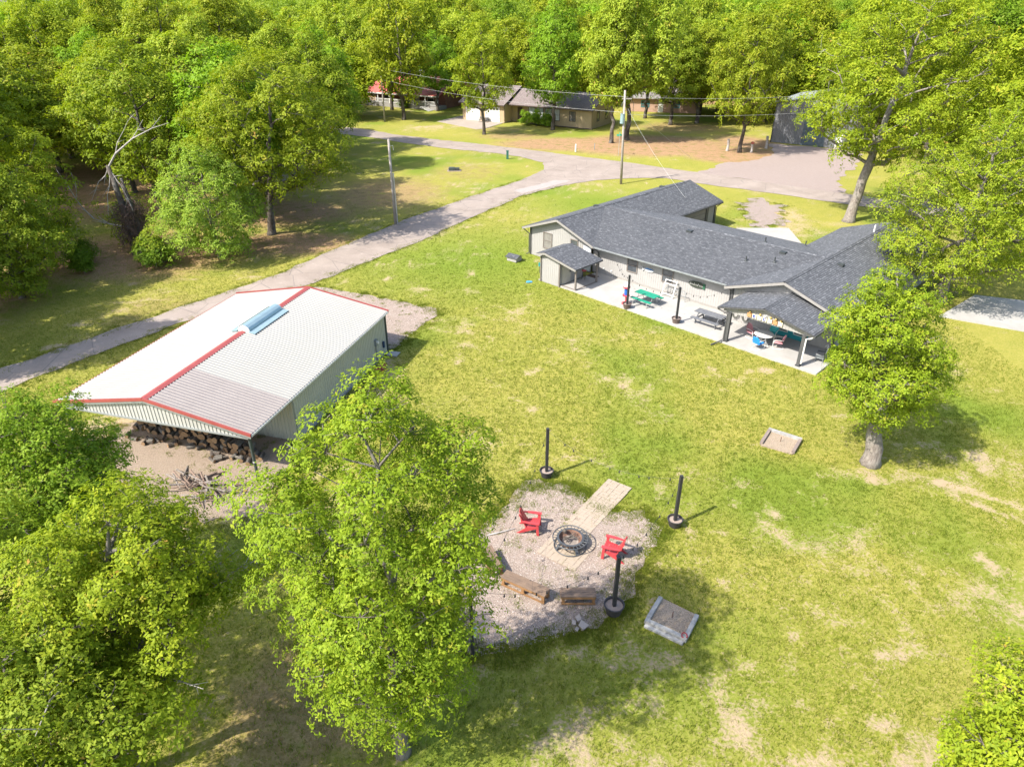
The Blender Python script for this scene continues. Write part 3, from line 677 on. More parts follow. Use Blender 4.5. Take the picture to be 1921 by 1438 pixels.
# covered porch
PZ, PR = 2.4, 3.12; P0, P1, PM = 20.75, 26.95, 23.75; PF = -4.3
roof_slope(house, (P0, PF, PZ), (P0, -.55, PZ), (PM, PF, PR), (PM, -.55, PR), M_SHINGLE, M_TRIM, 'porch_roof')
roof_slope(house, (P1, -.55, PZ), (P1, PF, PZ), (PM, -.55, PR), (PM, PF, PR), M_SHINGLE, M_TRIM, 'porch_roof')
ridge_cap(house, (PM, PF, PR + .02), (PM, -.56, PR + .02), M_SHINGLE)
wall(house, (P0 + .2, PF + .3), (P1 - .2, PF + .3), 2.12, [(0, PZ - .10), (PM - P0 - .2, PR - .17), (P1 - P0 - .4, PZ - .10)], M_SIDE, name='porch_gable', th=.12)
MB().box(P0 - .11, P0 - .01, PF, -.6, PZ - .15, PZ - .03).build('gutter', M_TRIM, house)
MB().box(P1 + .01, P1 + .11, PF, -.6, PZ - .15, PZ - .03).build('gutter', M_TRIM, house)
for x in (21.45, 26.35):
    po = MB().box(x - .1, x + .1, -4.12, -3.92, .1, 2.12).build('porch_post', M_TRIM, house)
    MB().box(x - .14, x + .14, -4.16, -3.88, .1, .17).build('post_base', M_VENT, po)
MB().path([(20.68, -4.2, 2.28), (20.68, -4.2, 2.2), (21.32, -4.1, 2.0), (21.32, -4.15, .25), (21.2, -4.5, .13), (21.0, -5.1, .06)], .05, 6).build('downspout', M_TRIM, house)
MB().path([(26.95, -4.2, 2.28), (26.8, -4.15, 2.1), (26.5, -4.06, 1.95), (26.5, -4.06, .3)], .05, 6).build('downspout', M_WHITE, house)

# ------------------------------------------------------------------ small shed with porch on the patio
shed = thing('storage_shed', 'narrow grey shed with a shingled porch roof on two posts beside the patio', 'shed', (*HOUSE_O, 0), HOUSE_A)
S0, S1, SR, SF, SB = 4.85, 8.95, 5.75, -4.55, -1.25
szL, szR_, szr = 2.28, 1.92, 2.52
roof_slope(shed, (S0, SF, szL), (S0, SB, szL), (SR, SF, szr), (SR, SB, szr), M_SHINGLE, M_TRIM)
roof_slope(shed, (S1, SB, szR_), (S1, SF, szR_), (SR, SB, szr), (SR, SF, szr), M_SHINGLE, M_TRIM)
ridge_cap(shed, (SR, SF, szr + .02), (SR, SB, szr + .02), M_SHINGLE, .12)
wall(shed, (5.2, -4.28), (7.12, -4.28), 0, [(0, szL - .06), (.55, szr - .16), (1.92, szr - .42)], M_SIDE)
wall(shed, (7.12, -4.28), (7.12, -1.35), .1, [(0, 2.06), (2.93, 2.06)], M_SIDE)
wall(shed, (5.2, -1.35), (5.2, -4.28), 0, [(0, 2.2), (2.93, 2.2)], M_SIDE)
wall(shed, (7.12, -1.35), (5.2, -1.35), 0, [(0, 2.06), (1.4, 2.32), (1.92, 2.2)], M_SIDE)
MB().add([(7.16, -4.3, 2.09), (8.7, -4.3, 1.86), (8.7, -4.3, 1.93), (7.16, -4.3, 2.15), (7.16, -4.26, 2.09), (8.7, -4.26, 1.86), (8.7, -4.26, 1.93), (7.16, -4.26, 2.15)], [(0, 1, 2, 3), (7, 6, 5, 4), (0, 4, 5, 1), (1, 5, 6, 2), (2, 6, 7, 3), (3, 7, 4, 0)]).build('gable_board', M_RAKE, shed)
MB().bar((S0, SF - .02, szL - .09), (SR, SF - .02, szr - .09), .03, .15).build('rake_board', M_RAKE, shed)
MB().bar((SR, SF - .02, szr - .09), (S1, SF - .02, szR_ - .09), .03, .15).build('rake_board', M_RAKE, shed)
for x, y in ((5.17, -4.31), (7.15, -4.31)): MB().box(x - .045, x + .045, y - .045, y + .045, 0, 2.08).build('corner_board', M_FRAME, shed)
for y in (-4.15, -1.6): MB().box(8.6, 8.72, y - .06, y + .06, .1, 1.9).build('porch_post', M_FRAME, shed)
sd = MB().box(7.13, 7.17, -4.0, -3.0, .13, 1.95).build('door', pm('shed_door', (.42, .40, .34), (.37, .35, .30), 2, .7), shed)
MB().box(7.172, 7.2, -3.15, -3.05, .95, 1.1).build('handle', M_TRIM, sd)
MB().box(7.13, 7.165, -2.55, -2.15, 1.15, 1.7).build('window', M_GLASS, shed)
MB().box(7.15, 8.66, -4.17, -4.05, .098, .14).build('sill_board', M_FRAME, shed)
MB().box(8.58, 8.7, -4.1, -1.65, .098, .14).build('sill_board', M_FRAME, shed)

# ------------------------------------------------------------------ metal barn
M_ROOFW = pm('white_roof_metal', (.285, .278, .255), (.255, .248, .226), .5, .38, .05, .0, 6)
M_ROOFP = pm('pinkish_roof_metal', (.235, .21, .197), (.20, .175, .165), .8, .45, .05, .0, 6)  # greyer pink; on the barn's south-east bay it paints in the different light
M_BARNW = pm('sage_wall_metal', (.42, .42, .35), (.37, .37, .31), .7, .5, .05, .0, 6)
M_RED = pm('barn_red_trim', (.30, .07, .062), (.25, .055, .05), 2, .45)
M_GALV = pm('galvanised_blue', (.36, .48, .50), (.28, .39, .42), 1.5, .35, .1, .4)
barn = thing('metal_barn', 'low metal barn with white ribbed roof, red trim and an open log bay', 'barn', (*BARN_O, 0), BARN_A)
BE, BR_, HWd, HL = 2.72, 3.72, 5.4, 7.2
def panel_mesh():
    mb = MB(); L = math.hypot(HWd, BR_ - BE); pitch, pr = .2, [(0, 0), (.10, 0), (.122, .034), (.158, .034), (.18, 0)]
    xs = [(k * pitch + a, o) for k in range(4) for a, o in pr] + [(.8, 0)]
    v = []
    for x, o in xs: v += [(x, 0, o), (x, L, o), (x, L, o - .02), (x, 0, o - .02)]
    f = []
    for i in range(len(xs) - 1):
        a, b = 4 * i, 4 * i + 4; f += [(a, b, b + 1, a + 1), (a + 3, a + 2, b + 2, b + 3), (a, a + 3, b + 3, b)]
    mb.add(v, f); return mb.mesh('roof_panel')
pmesh = panel_mesh(); pmesh.materials.append(M_ROOFW); pmesh2 = panel_mesh(); pmesh2.materials.append(M_ROOFP)
ang = math.atan2(BR_ - BE, HWd)
for i in range(18):
    y = -HL + i * .8
    o = link('roof_panel', pmesh2 if i < 4 else pmesh, barn)                   # east slope: x of the panel runs along -y
    o.matrix_local = Matrix.Translation((HWd, y, BE)) @ Matrix(((0, -math.cos(ang), math.sin(ang), 0), (1, 0, 0, 0), (0, math.sin(ang), math.cos(ang), 0), (0, 0, 0, 1)))
    o = link('roof_panel', pmesh, barn)
    o.matrix_local = Matrix.Translation((-HWd, y + .8, BE)) @ Matrix(((0, math.cos(ang), -math.sin(ang), 0), (-1, 0, 0, 0), (0, math.sin(ang), math.cos(ang), 0), (0, 0, 0, 1)))
def cap(y0, y1):
    mb = MB(); w = .20; dz = w * math.tan(ang)
    mb.add([(-w, y0, BR_ + .035 - dz), (0, y0, BR_ + .055), (w, y0, BR_ + .035 - dz), (-w, y1, BR_ + .035 - dz), (0, y1, BR_ + .055), (w, y1, BR_ + .035 - dz),
            (-w, y0, BR_ + .01 - dz), (w, y0, BR_ + .01 - dz), (-w, y1, BR_ + .01 - dz), (w, y1, BR_ + .01 - dz)], [(0, 1, 4, 3), (1, 2, 5, 4), (0, 6, 7, 2, 1), (3, 4, 5, 9, 8), (0, 3, 8, 6), (2, 7, 9, 5)])
    return mb.build('ridge_cap', M_RED, barn)
cap(-HL - .03, .35); cap(3.75, HL + .03)
for sy in (-1, 1):
    for sx in (-1, 1):
        mb = MB(); y = sy * (HL + .045)
        mb.bar((sx * (HWd + .04), y, BE + .0), (0, y, BR_ + .0), .07, .15); mb.build('rake_trim', M_RED, barn)
        if sy < 0: MB().bar((sx * (HWd + .02), y + .012, BE - .13), (0, y + .012, BR_ - .13), .05, .11).build('rake_flashing', M_GUTTER, barn)
mb = MB()
for k in range(72): mb.box(-HWd - .035, -HWd + .01, -HL + k * .2 + .04, -HL + k * .2 + .17, BE - .05, BE + .035)
mb.box(-HWd - .03, -HWd - .005, -HL, HL, BE - .14, BE - .045); mb.build('eave_trim', M_RED, barn)
MB().box(HWd - .02, HWd + .04, -HL, HL, BE - .12, BE - .025).build('eave_trim', M_WHITE, barn)
wall(barn, (5.2, -3.6), (5.2, 7.05), 0, [(0, BE + .0), (10.65, BE + .0)], M_BARNW, RIBS)
wall(barn, (-5.2, 7.05), (-5.2, -3.6), 0, [(0, BE), (10.65, BE)], M_BARNW, RIBS)
wall(barn, (5.2, 7.05), (-5.2, 7.05), 0, [(0, BE), (5.2, BR_ - .06), (10.4, BE)], M_BARNW, RIBS)
wall(barn, (-5.2, -3.6), (5.2, -3.6), 0, [(0, BE), (5.2, BR_ - .06), (10.4, BE)], M_BARNW, RIBS)
M_BARNG = pm('pale_gable_metal', (.40, .40, .375), (.35, .35, .33), .7, .5, .05, .0, 6)
wall(barn, (-5.2, -HL + .08), (5.2, -HL + .08), 2.5, [(0, BE - .08), (5.2, BR_ - .1), (10.4, BE - .08)], M_BARNG, (.2, [(0, 0), (.10, 0), (.125, .03), (.16, .03), (.185, 0)]), 'gable_panel', .06)
MB().box(-5.2, 5.2, -HL + .02, -HL + .1, 2.42, 2.498).build('gable_beam', M_GUTTER, barn)
M_STEEL = pm('dark_green_steel', (.035, .05, .045), (.06, .075, .07), 3, .5)
for x in (-5.12, 5.12):
    po = MB().tube((x, -7.0, 0), (x, -7.0, 2.6), .075, n=10).build('steel_post', M_STEEL, barn)
    MB().lathe([(.078, 0), (.08, .01), (.08, .05), (.078, .06)], 12, (x, -7.0, 1.05)).build('post_band', M_WHITE, po)
MB().box(5.2, 5.3, 6.98, 7.08, 0, BE).build('corner_trim', M_STEEL, barn); 
MB().box(5.22, 5.26, -3.6, 7.0, 0, .1).build('base_trim', M_GUTTER, barn)
mt = MB().box(5.23, 5.38, 5.35, 5.6, 1.15, 1.55).build('meter_box', M_GUTTER, barn); MB().tube((5.38, 5.47, 1.38), (5.48, 5.47, 1.38), .09, n=12).build('meter_dial', M_WHITE, mt)
MB().box(5.23, 5.33, 6.4, 6.55, .55, .95).build('switch_box', pm('navy_box', (.03, .06, .12)), barn)
MB().path([(5.27, 5.47, 1.15), (5.27, 5.47, .0)], .03, 6).build('conduit', M_GUTTER, barn)
# ridge ventilator
rv = MB()
prof = [(-.36, -.02), (-.36, .16), (-.30, .26), (-.15, .36), (0, .40), (.15, .36), (.30, .26), (.36, .16), (.36, -.02)]
y0, y1 = .45, 3.65
v = [(x + .02, y, BR_ - .06 + z) for y in (y0, y1) for x, z in prof]; k = len(prof)
rv.add(v, [(i, i + 1, k + i + 1, k + i) for i in range(k - 1)] + [tuple(range(k - 1, -1, -1)), tuple(range(k, 2 * k))])
vent = rv.build('ridge_ventilator', M_GALV, barn)
fl = MB()
for sx in (-1, 1): fl.add([(sx * .36, y0 - .1, BR_ - .02), (sx * .36, y1 + .1, BR_ - .02), (sx * .75, y1 + .1, BR_ - .085), (sx * .75, y0 - .1, BR_ - .085), (sx * .36, y0 - .1, BR_ + .02), (sx * .36, y1 + .1, BR_ + .02), (sx * .75, y1 + .1, BR_ - .055), (sx * .75, y0 - .1, BR_ - .055)], [(0, 1, 2, 3), (4, 7, 6, 5), (0, 4, 5, 1), (2, 6, 7, 3), (1, 5, 6, 2), (0, 3, 7, 4)])
fl.build('flashing', M_GALV, vent)
MB().box(-.395, -.362, y0 + .1, y1 - .1, BR_ + .02, BR_ + .16).build('louvre', M_VENT, vent)
for y in (y0 - .016, y1 + .001): MB().add([(x + .02, y, BR_ - .06 + z) for x, z in prof] + [(x + .02, y + .014, BR_ - .06 + z) for x, z in prof], [tuple(range(k)), tuple(range(2 * k - 1, k - 1, -1))] + [(i, k + i, k + (i + 1) % k, (i + 1) % k) for i in range(k)]).build('end_cap', M_WHITE, vent)

# ------------------------------------------------------------------ houses across the street
M_TAN = pm('tan_siding', (.42, .325, .20), (.37, .285, .175), .6, .8)
M_BROWN = pm('dark_brown_trim', (.055, .04, .035), (.08, .06, .05), 3, .6)
tan = thing('tan_house', 'tan ranch house with brown shingle roof and two white garage doors', 'house', (13.9, 125.8, 0), R(-30.5)); tan.scale = (1, 1, 1.24)
# local x runs right along the front (towards -x on the left), local y away from the street
HB = 8.6
def lap(z0, z1, pitch=.2): return (pitch, [(0, 0)])
wall(tan, (-13, 0), (0, 0), 0, [(0, 2.6), (13, 2.6)], M_TAN, (.3, [(0, 0), (.28, 0), (.285, -.012), (.298, -.012)]))
wall(tan, (0, 0), (0, HB), 0, [(0, 2.6), (HB / 2, 4.3), (HB, 2.6)], M_TAN, (.3, [(0, 0), (.28, 0), (.285, -.012), (.298, -.012)]))
wall(tan, (0, HB), (-26, HB), 0, [(0, 2.6), (26, 2.6)], M_TAN)
wall(tan, (-26, HB), (-26, -1.6), 0, [(0, 2.6), (HB + 1.6, 2.6)], M_TAN)
wall(tan, (-26, -1.6), (-16.8, -1.6), 0, [(0, 2.6), (9.2, 2.6)], M_TAN, (.3, [(0, 0), (.28, 0), (.285, -.012), (.298, -.012)]))
wall(tan, (-16.8, -1.6), (-16.8, 1.2), 0, [(0, 2.6), (2.8, 2.6)], M_TAN)
wall(tan, (-16.8, 1.2), (-13, 1.2), 0, [(0, 2.6), (3.8, 2.6)], M_TAN)
wall(tan, (-13, 1.2), (-13, 0), 0, [(0, 2.6), (1.2, 2.6)], M_TAN)
for k in range(14):
    MB().box(-12.98, -.02, -.022, -.006, .05 + k * .185, .075 + k * .185).build('clapboard', M_TAN, tan); MB().box(.006, .022, .02, HB - .02, .05 + k * .185, .075 + k * .185).build('clapboard', M_TAN, tan)
roof_slope(tan, (-16.6, -.8, 2.55), (.5, -.8, 2.55), (-16.6, HB / 2, 4.4), (.5, HB / 2, 4.4), M_SHINGLE_B, M_BROWN)
roof_slope(tan, (.5, HB + .8, 2.55), (-26.5, HB + .8, 2.55), (.5, HB / 2, 4.4), (-26.5, HB / 2, 4.4), M_SHINGLE_B, M_BROWN)
roof_slope(tan, (-26.5, -2.3, 2.5), (-16.5, -2.3, 2.5), (-26.5, HB / 2, 4.7), (-16.5, HB / 2, 4.7), M_SHINGLE_B, M_BROWN)
window(tan, (-4.4, 0), (-3.2, 0), .85, 2.15, M_BROWN, M_GLASS); window(tan, (0, 2.0), (0, 3.0), .85, 2.15, M_BROWN); window(tan, (0, 5.6), (0, 6.5), .85, 2.15, M_BROWN)
for x in (-12.6, -10.9, -9.2, -7.6): 
    w_ = window(tan, (x, 0), (x + 1.3, 0), .75, 2.3, M_BROWN, pm('curtained_glass', (.55, .58, .58), (.40, .43, .44), 1.2, .15))
for x in (-25.2, -20.9):
    g_ = MB().box(x, x + 3.1, -1.66, -1.615, .05, 2.15).build('garage_door', M_WHITE, tan)
    for z in (.55, 1.05, 1.55): MB().box(x, x + 3.1, -1.672, -1.662, z - .015, z + .015).build('panel_joint', M_RAKE, g_)
    for q in range(4): MB().box(x + .25 + q * .7, x + .75 + q * .7, -1.68, -1.662, 1.68, 1.98).build('pane', M_GLASS, g_)
MB().box(-15.6, -14.6, 1.13, 1.19, .05, 2.1).build('entry_door', M_BROWN, tan)
MB().box(-12.9, .3, -.32, -.2, .0, .12).build('foundation_curb', M_BROWN, tan)

M_REDROOF = pm('red_metal_roof', (.62, .16, .13), (.52, .13, .11), 1, .45)
M_BRICK = pm('brown_brick', (.24, .12, .085), (.18, .09, .065), 3, .9)
redh = thing('red_roof_house', 'brick house with red metal roof and a white railed porch', 'house', (-21.8, 156.4, 0), R(-28))
wall(redh, (-9, 0), (9, 0), 0, [(0, 3.1), (18, 3.1)], M_BRICK); wall(redh, (9, 0), (9, 10), 0, [(0, 3.1), (5, 5.0), (10, 3.1)], M_BRICK); wall(redh, (-9, 10), (-9, 0), 0, [(0, 3.1), (5, 5.0), (10, 3.1)], M_BRICK); wall(redh, (9, 10), (-9, 10), 0, [(0, 3.1), (18, 3.1)], M_BRICK)
def metal_slope(parent, el, er, rl, rr, mat, name='roof_slope'):
    el, er, rl, rr = map(Vector, (el, er, rl, rr)); mb = MB(); plank_slab(mb, [el, er, rr, rl], .1); k = int((er - el).length / .45)
    for i in range(k + 1): mb.bar(el.lerp(er, i / k) + Vector((0, 0, .01)), rl.lerp(rr, i / k) + Vector((0, 0, .01)), .05, .05)
    return mb.build(name, mat, parent)
metal_slope(redh, (-9.6, -3.2, 2.75), (9.6, -3.2, 2.75), (-9.6, 5, 5.6), (9.6, 5, 5.6), M_REDROOF); metal_slope(redh, (9.6, 10.8, 3.4), (-9.6, 10.8, 3.4), (9.6, 5, 5.6), (-9.6, 5, 5.6), M_REDROOF)
MB().box(-9.6, 9.6, -3.3, -3.18, 2.5, 2.72).build('fascia', M_WHITE, redh)
dk = MB().box(-9.3, 9.3, -3.1, -.05, .0, .7).build('porch_deck', M_RAKE, redh)
for k in range(7): MB().box(-9.1 + k * 3.03 - .08, -9.1 + k * 3.03 + .08, -3.05, -2.89, .7, 2.6).build('porch_post', M_WHITE, redh)
rl_ = MB(); rl_.box(-9.1, 9.1, -3.02, -2.94, 1.5, 1.6); rl_.box(-9.1, 9.1, -3.01, -2.95, .85, .92)
for k in range(91): rl_.box(-9.05 + k * .2, -8.99 + k * .2, -3.0, -2.96, .92, 1.5)
rl_.build('railing', M_WHITE, redh)
for x in (-6.5, -1.5, 4.6): window(redh, (x, 0), (x + 1.6, 0), 1.2, 2.5, M_WHITE)
MB().box(1.6, 2.6, -.06, -.01, .7, 2.7).build('door', M_WHITE, redh)
MB().box(-1.2, .2, 4.4, 5.8, 4.8, 6.6).build('chimney', M_WHITE, redh)
for k in range(6): MB().box(5.9 + k * .38, 7.9 + k * .38 - 1.6, -4.9, -3.15, .62 - k * .12, .70 - k * .12).build('ramp_board', M_WHITE, redh)

M_DARKMET = pm('charcoal_metal', (.165, .168, .178), (.125, .128, .135), .6, .5, .05, .0, 6)
gar = thing('dark_garage', 'tall charcoal metal garage with roll-up doors at the gravel driveway', 'garage', (41.2, 113.8, 0), R(-35))
wall(gar, (0, 0), (12, 0), 0, [(0, 6.0), (6, 7.0), (12, 6.0)], M_DARKMET, (.3, RIBS[1])); wall(gar, (12, 0), (12, 14), 0, [(0, 6), (14, 6)], M_DARKMET, (.3, RIBS[1])); wall(gar, (0, 14), (0, 0), 0, [(0, 6), (14, 6)], M_DARKMET, (.3, RIBS[1])); wall(gar, (12, 14), (0, 14), 0, [(0, 6), (6, 7), (12, 6)], M_DARKMET, (.3, RIBS[1]))
M_GREYROOF = pm('grey_roof_metal', (.25, .27, .28), (.21, .23, .235), .6, .4)
metal_slope(gar, (-.3, -.3, 5.98), (-.3, 14.3, 5.98), (6, -.3, 7.06), (6, 14.3, 7.06), M_GREYROOF); metal_slope(gar, (12.3, 14.3, 5.98), (12.3, -.3, 5.98), (6, 14.3, 7.06), (6, -.3, 7.06), M_GREYROOF)
for x0, x1, z1 in ((4.6, 8.0, 3.6),):
    g_ = MB().box(x0, x1, -.07, -.035, .0, z1).build('roll_up_door', pm('slate_door', (.075, .10, .12), (.06, .085, .10), 2, .45), gar)
    for k in range(1, 6): MB().box(x0, x1, -.085, -.072, k * z1 / 6 - .02, k * z1 / 6 + .02).build('panel_joint', M_TRIM, g_)
MB().box(-.06, .06, -.06, .06, 0, 6.0).build('corner_trim', M_VENT, gar); MB().box(11.94, 12.06, -.06, .06, 0, 6.0).build('corner_trim', M_VENT, gar)
MB().box(9.6, 10.5, -.07, -.03, .0, 2.1).build('side_door', M_WHITE, gar)

M_TEALROOF = pm('teal_metal_roof', (.16, .27, .29), (.12, .21, .23), 1, .4)
cab = thing('teal_roof_cabin', 'small cabin with teal metal roof half hidden behind the left trees', 'cabin', (-33, 86, 0), R(-20))
M_LOGW = pm('cabin_board', (.30, .27, .23), (.24, .21, .18), 1, .8)
wall(cab, (-4, 0), (4, 0), 0, [(0, 2.6), (8, 2.6)], M_LOGW); wall(cab, (4, 0), (4, 7), 0, [(0, 2.6), (3.5, 4.0), (7, 2.6)], M_LOGW); wall(cab, (-4, 7), (-4, 0), 0, [(0, 2.6), (3.5, 4.0), (7, 2.6)], M_LOGW); wall(cab, (4, 7), (-4, 7), 0, [(0, 2.6), (8, 2.6)], M_LOGW)
metal_slope(cab, (-4.5, -.7, 2.5), (4.5, -.7, 2.5), (-4.5, 3.5, 4.2), (4.5, 3.5, 4.2), M_TEALROOF); metal_slope(cab, (4.5, 7.7, 2.5), (-4.5, 7.7, 2.5), (4.5, 3.5, 4.2), (-4.5, 3.5, 4.2), M_TEALROOF)
window(cab, (1.2, 0), (2.4, 0), 1.0, 2.1, M_WHITE); MB().box(-1.6, -.7, -.05, -.01, 0, 2.05).build('door', M_WHITE, cab)
pb = thing('peach_house', 'low peach-walled house glimpsed between trunks behind the yard', 'house', (30, 147, 0), R(-15))
M_PEACH = pm('peach_stucco', (.42, .27, .20), (.37, .24, .18), 1, .85)
wall(pb, (-7, 0), (7, 0), 0, [(0, 2.7), (14, 2.7)], M_PEACH); wall(pb, (7, 0), (7, 8), 0, [(0, 2.7), (4, 4.2), (8, 2.7)], M_PEACH); wall(pb, (-7, 8), (-7, 0), 0, [(0, 2.7), (4, 4.2), (8, 2.7)], M_PEACH); wall(pb, (7, 8), (-7, 8), 0, [(0, 2.7), (14, 2.7)], M_PEACH)
metal_slope(pb, (-7.5, -.7, 2.6), (7.5, -.7, 2.6), (-7.5, 4, 4.3), (7.5, 4, 4.3), M_ROOFP); metal_slope(pb, (7.5, 8.7, 2.6), (-7.5, 8.7, 2.6), (7.5, 4, 4.3), (-7.5, 4, 4.3), M_ROOFP)
window(pb, (-4, 0), (-2.4, 0), .9, 2.1, M_TEAL); window(pb, (2, 0), (3.6, 0), .9, 2.1, M_TEAL); MB().box(-.6, .4, -.05, -.01, 0, 2.1).build('door', M_WHITE, pb)
# ------------------------------------------------------------------ yard furniture and small things
M_BLACK = pm('black_post', (.022, .022, .024), (.035, .035, .036), 4, .55)
M_POT = pm('black_pot', (.03, .028, .03), (.05, .045, .045), 4, .6)
M_POTB = pm('brown_barrel_pot', (.13, .095, .085), (.09, .065, .06), 4, .6)
M_FILL = pm('pot_concrete', (.30, .24, .20), (.24, .19, .16), 6, .95)
PATZ = .10
def light_post(x, y, z, h, pot, label, r=.32, ph=.34, tw=.0):
    t = thing('string_light_post', label, 'post', (x, y, z), R(12), 'posts set in round pots')
    MB().lathe([(r * .72, 0), (r * .98, ph), (r * 1.06, ph), (r * 1.06, ph + .03), (r * .94, ph + .03), (r * .9, ph - .06)], 20).build('pot', pot, t, False)
    MB().lathe([(.001, ph - .05), (r * .93, ph - .07)], 20).build('pot_fill', M_FILL, t)
    MB().box(-.062, .062, -.062, .062, .1, h).build('post', M_BLACK, t)
    MB().tube((.06, 0, h - .12), (.16, 0, h - .12), .012, n=5).build('hook', M_GUTTER, t)
    return t
light_post(1.62, 25.94, 0, 2.68, M_POT, 'black light post in a black pot on open lawn above the fire pit')
light_post(6.93, 22.49, 0, 2.62, M_POT, 'black light post in a black pot at the edge of the gravel pad')
light_post(3.71, 17.72, 0, 2.72, M_POT, 'black light post in a black pot between the wooden bench and log box', .36, .42)
light_post(8.34, 45.95, PATZ, 2.5, M_POTB, 'dark light post in a brown pot on the patio by the green table')
light_post(11.36, 43.35, PATZ, 2.6, M_POTB, 'dark light post in a brown pot on the patio between two picnic tables')
t = thing('meter_post', 'slim black post with a small grey electric box at the gravel edge', 'post', (-1.34, 15.86, 0))
MB().box(-.055, .055, -.055, .055, 0, 3.2).build('post', M_BLACK, t)
bx = MB().box(.058, .16, -.09, .09, .95, 1.25).build('electric_box', M_GALV, t); MB().box(.08, .14, -.1, -.09, 1.0, 1.2).build('cover', M_WHITE, bx)
MB().path([(.11, 0, .95), (.13, 0, .6), (.2, -.05, .3)], .012, 5).build('cable', M_BLACK, t)

def strand(pts, sag, label, nb, spans=14):
    t = thing('string_lights', label, 'string lights', (0, 0, 0), 0, 'string light strands')
    t.location = pts[0]; o = Vector(pts[0]); line = []
    for a, b in zip(pts[:-1], pts[1:]):
        a = Vector(a) - o; b = Vector(b) - o
        for i in range(spans + 1):
            u = i / spans; p = a.lerp(b, u); p.z -= sag * 4 * u * (1 - u); line.append(p)
    MB().path(line, .006, 4).build('cable', M_BLACK, t)
    for k in range(nb):
        p = line[int((k + .5) / nb * (len(line) - 1))]
        b_ = MB().tube(p, p + Vector((0, 0, -.05)), .022, .018, 6); b_.blob((p.x, p.y, p.z - .09), .038, 6, 5); b_.build('bulb', M_BLACK, t)
strand([(1.62, 25.94, 2.55), (6.93, 22.49, 2.5)], .75, 'black string lights between the two lawn posts above the fire pit', 9)
strand([(6.93, 22.49, 2.5), (3.71, 17.72, 2.6)], .6, 'black string lights down the right side of the gravel pad', 9)
strand([(3.71, 17.72, 2.6), (-1.34, 15.86, 3.1)], .8, 'black string lights sagging over the wooden benches', 9)
strand([(-1.34, 15.86, 3.1), (1.62, 25.94, 2.55)], 1.0, 'black string lights passing under the big oak', 9)
strand([(*hw(9.2, .2), 1.45), (8.34, 45.95, 2.45)], .35, 'string lights from the patio wall to the post by the green table', 5)
strand([(8.34, 45.95, 2.45), (11.36, 43.35, 2.55), (*hw(19.4, -.6), 2.25)], .55, 'string lights along the patio to the porch corner', 14)

# picnic tables
def picnic(name, label, loc, rz, top, leg, L=1.85, metal=False):
    t = thing(name, label, 'picnic table', loc, rz)
    for k in range(5): MB().box(-L / 2, L / 2, -.36 + k * .146, -.36 + k * .146 + .134, .71, .755).build('table_board', top, t)
    for s in (-1, 1):
        for k in range(2): MB().box(-L / 2, L / 2, s * .72 - .14 + k * .145, s * .72 - .14 + k * .145 + .133, .42, .46).build('bench_board', top, t)
    for x in (-L / 2 + .28, L / 2 - .28):
        if metal:
            m_ = MB()
            for s in (-1, 1): m_.path([(x, s * .2, .71), (x, s * .25, .5), (x, s * .45, .1), (x, s * .62, .02), (x, s * .86, .02), (x, s * .84, .2), (x, s * .76, .42)], .022, 6)
            m_.tube((x, -.8, .40), (x, .8, .40), .02, n=6); m_.build('leg_frame', leg, t)
        else:
            for s in (-1, 1): MB().bar((x, s * .22, .71), (x, s * .62, 0.0), .09, .045, (1, 0, 0)).build('leg', leg, t)
            MB().box(x - .03 + .06, x + .03 + .06, -.82, .82, .34, .42).build('cross_beam', leg, t); MB().box(x + .03, x + .09, -.34, .34, .62, .71).build('cross_beam', leg, t)
    return t
M_GREENP = pm('green_plastic', (.02, .26, .16), (.015, .21, .13), 3, .45)
M_GALVP = pm('grey_tube', (.45, .45, .43), (.38, .38, .36), 3, .4, metal=.4)
M_GREYW = pm('weathered_grey_wood', (.15, .155, .165), (.10, .105, .115), 5, .8, fine=40)
picnic('picnic_table', 'green picnic table with grey tube legs on the patio', (9.92, 46.85, PATZ), R(-48), M_GREENP, M_GALVP, 1.8, True)
picnic('picnic_table', 'dark grey wooden picnic table on the patio next to the porch', (13.62, 43.2, PATZ), R(-44), M_GREYW, M_GREYW, 2.1)

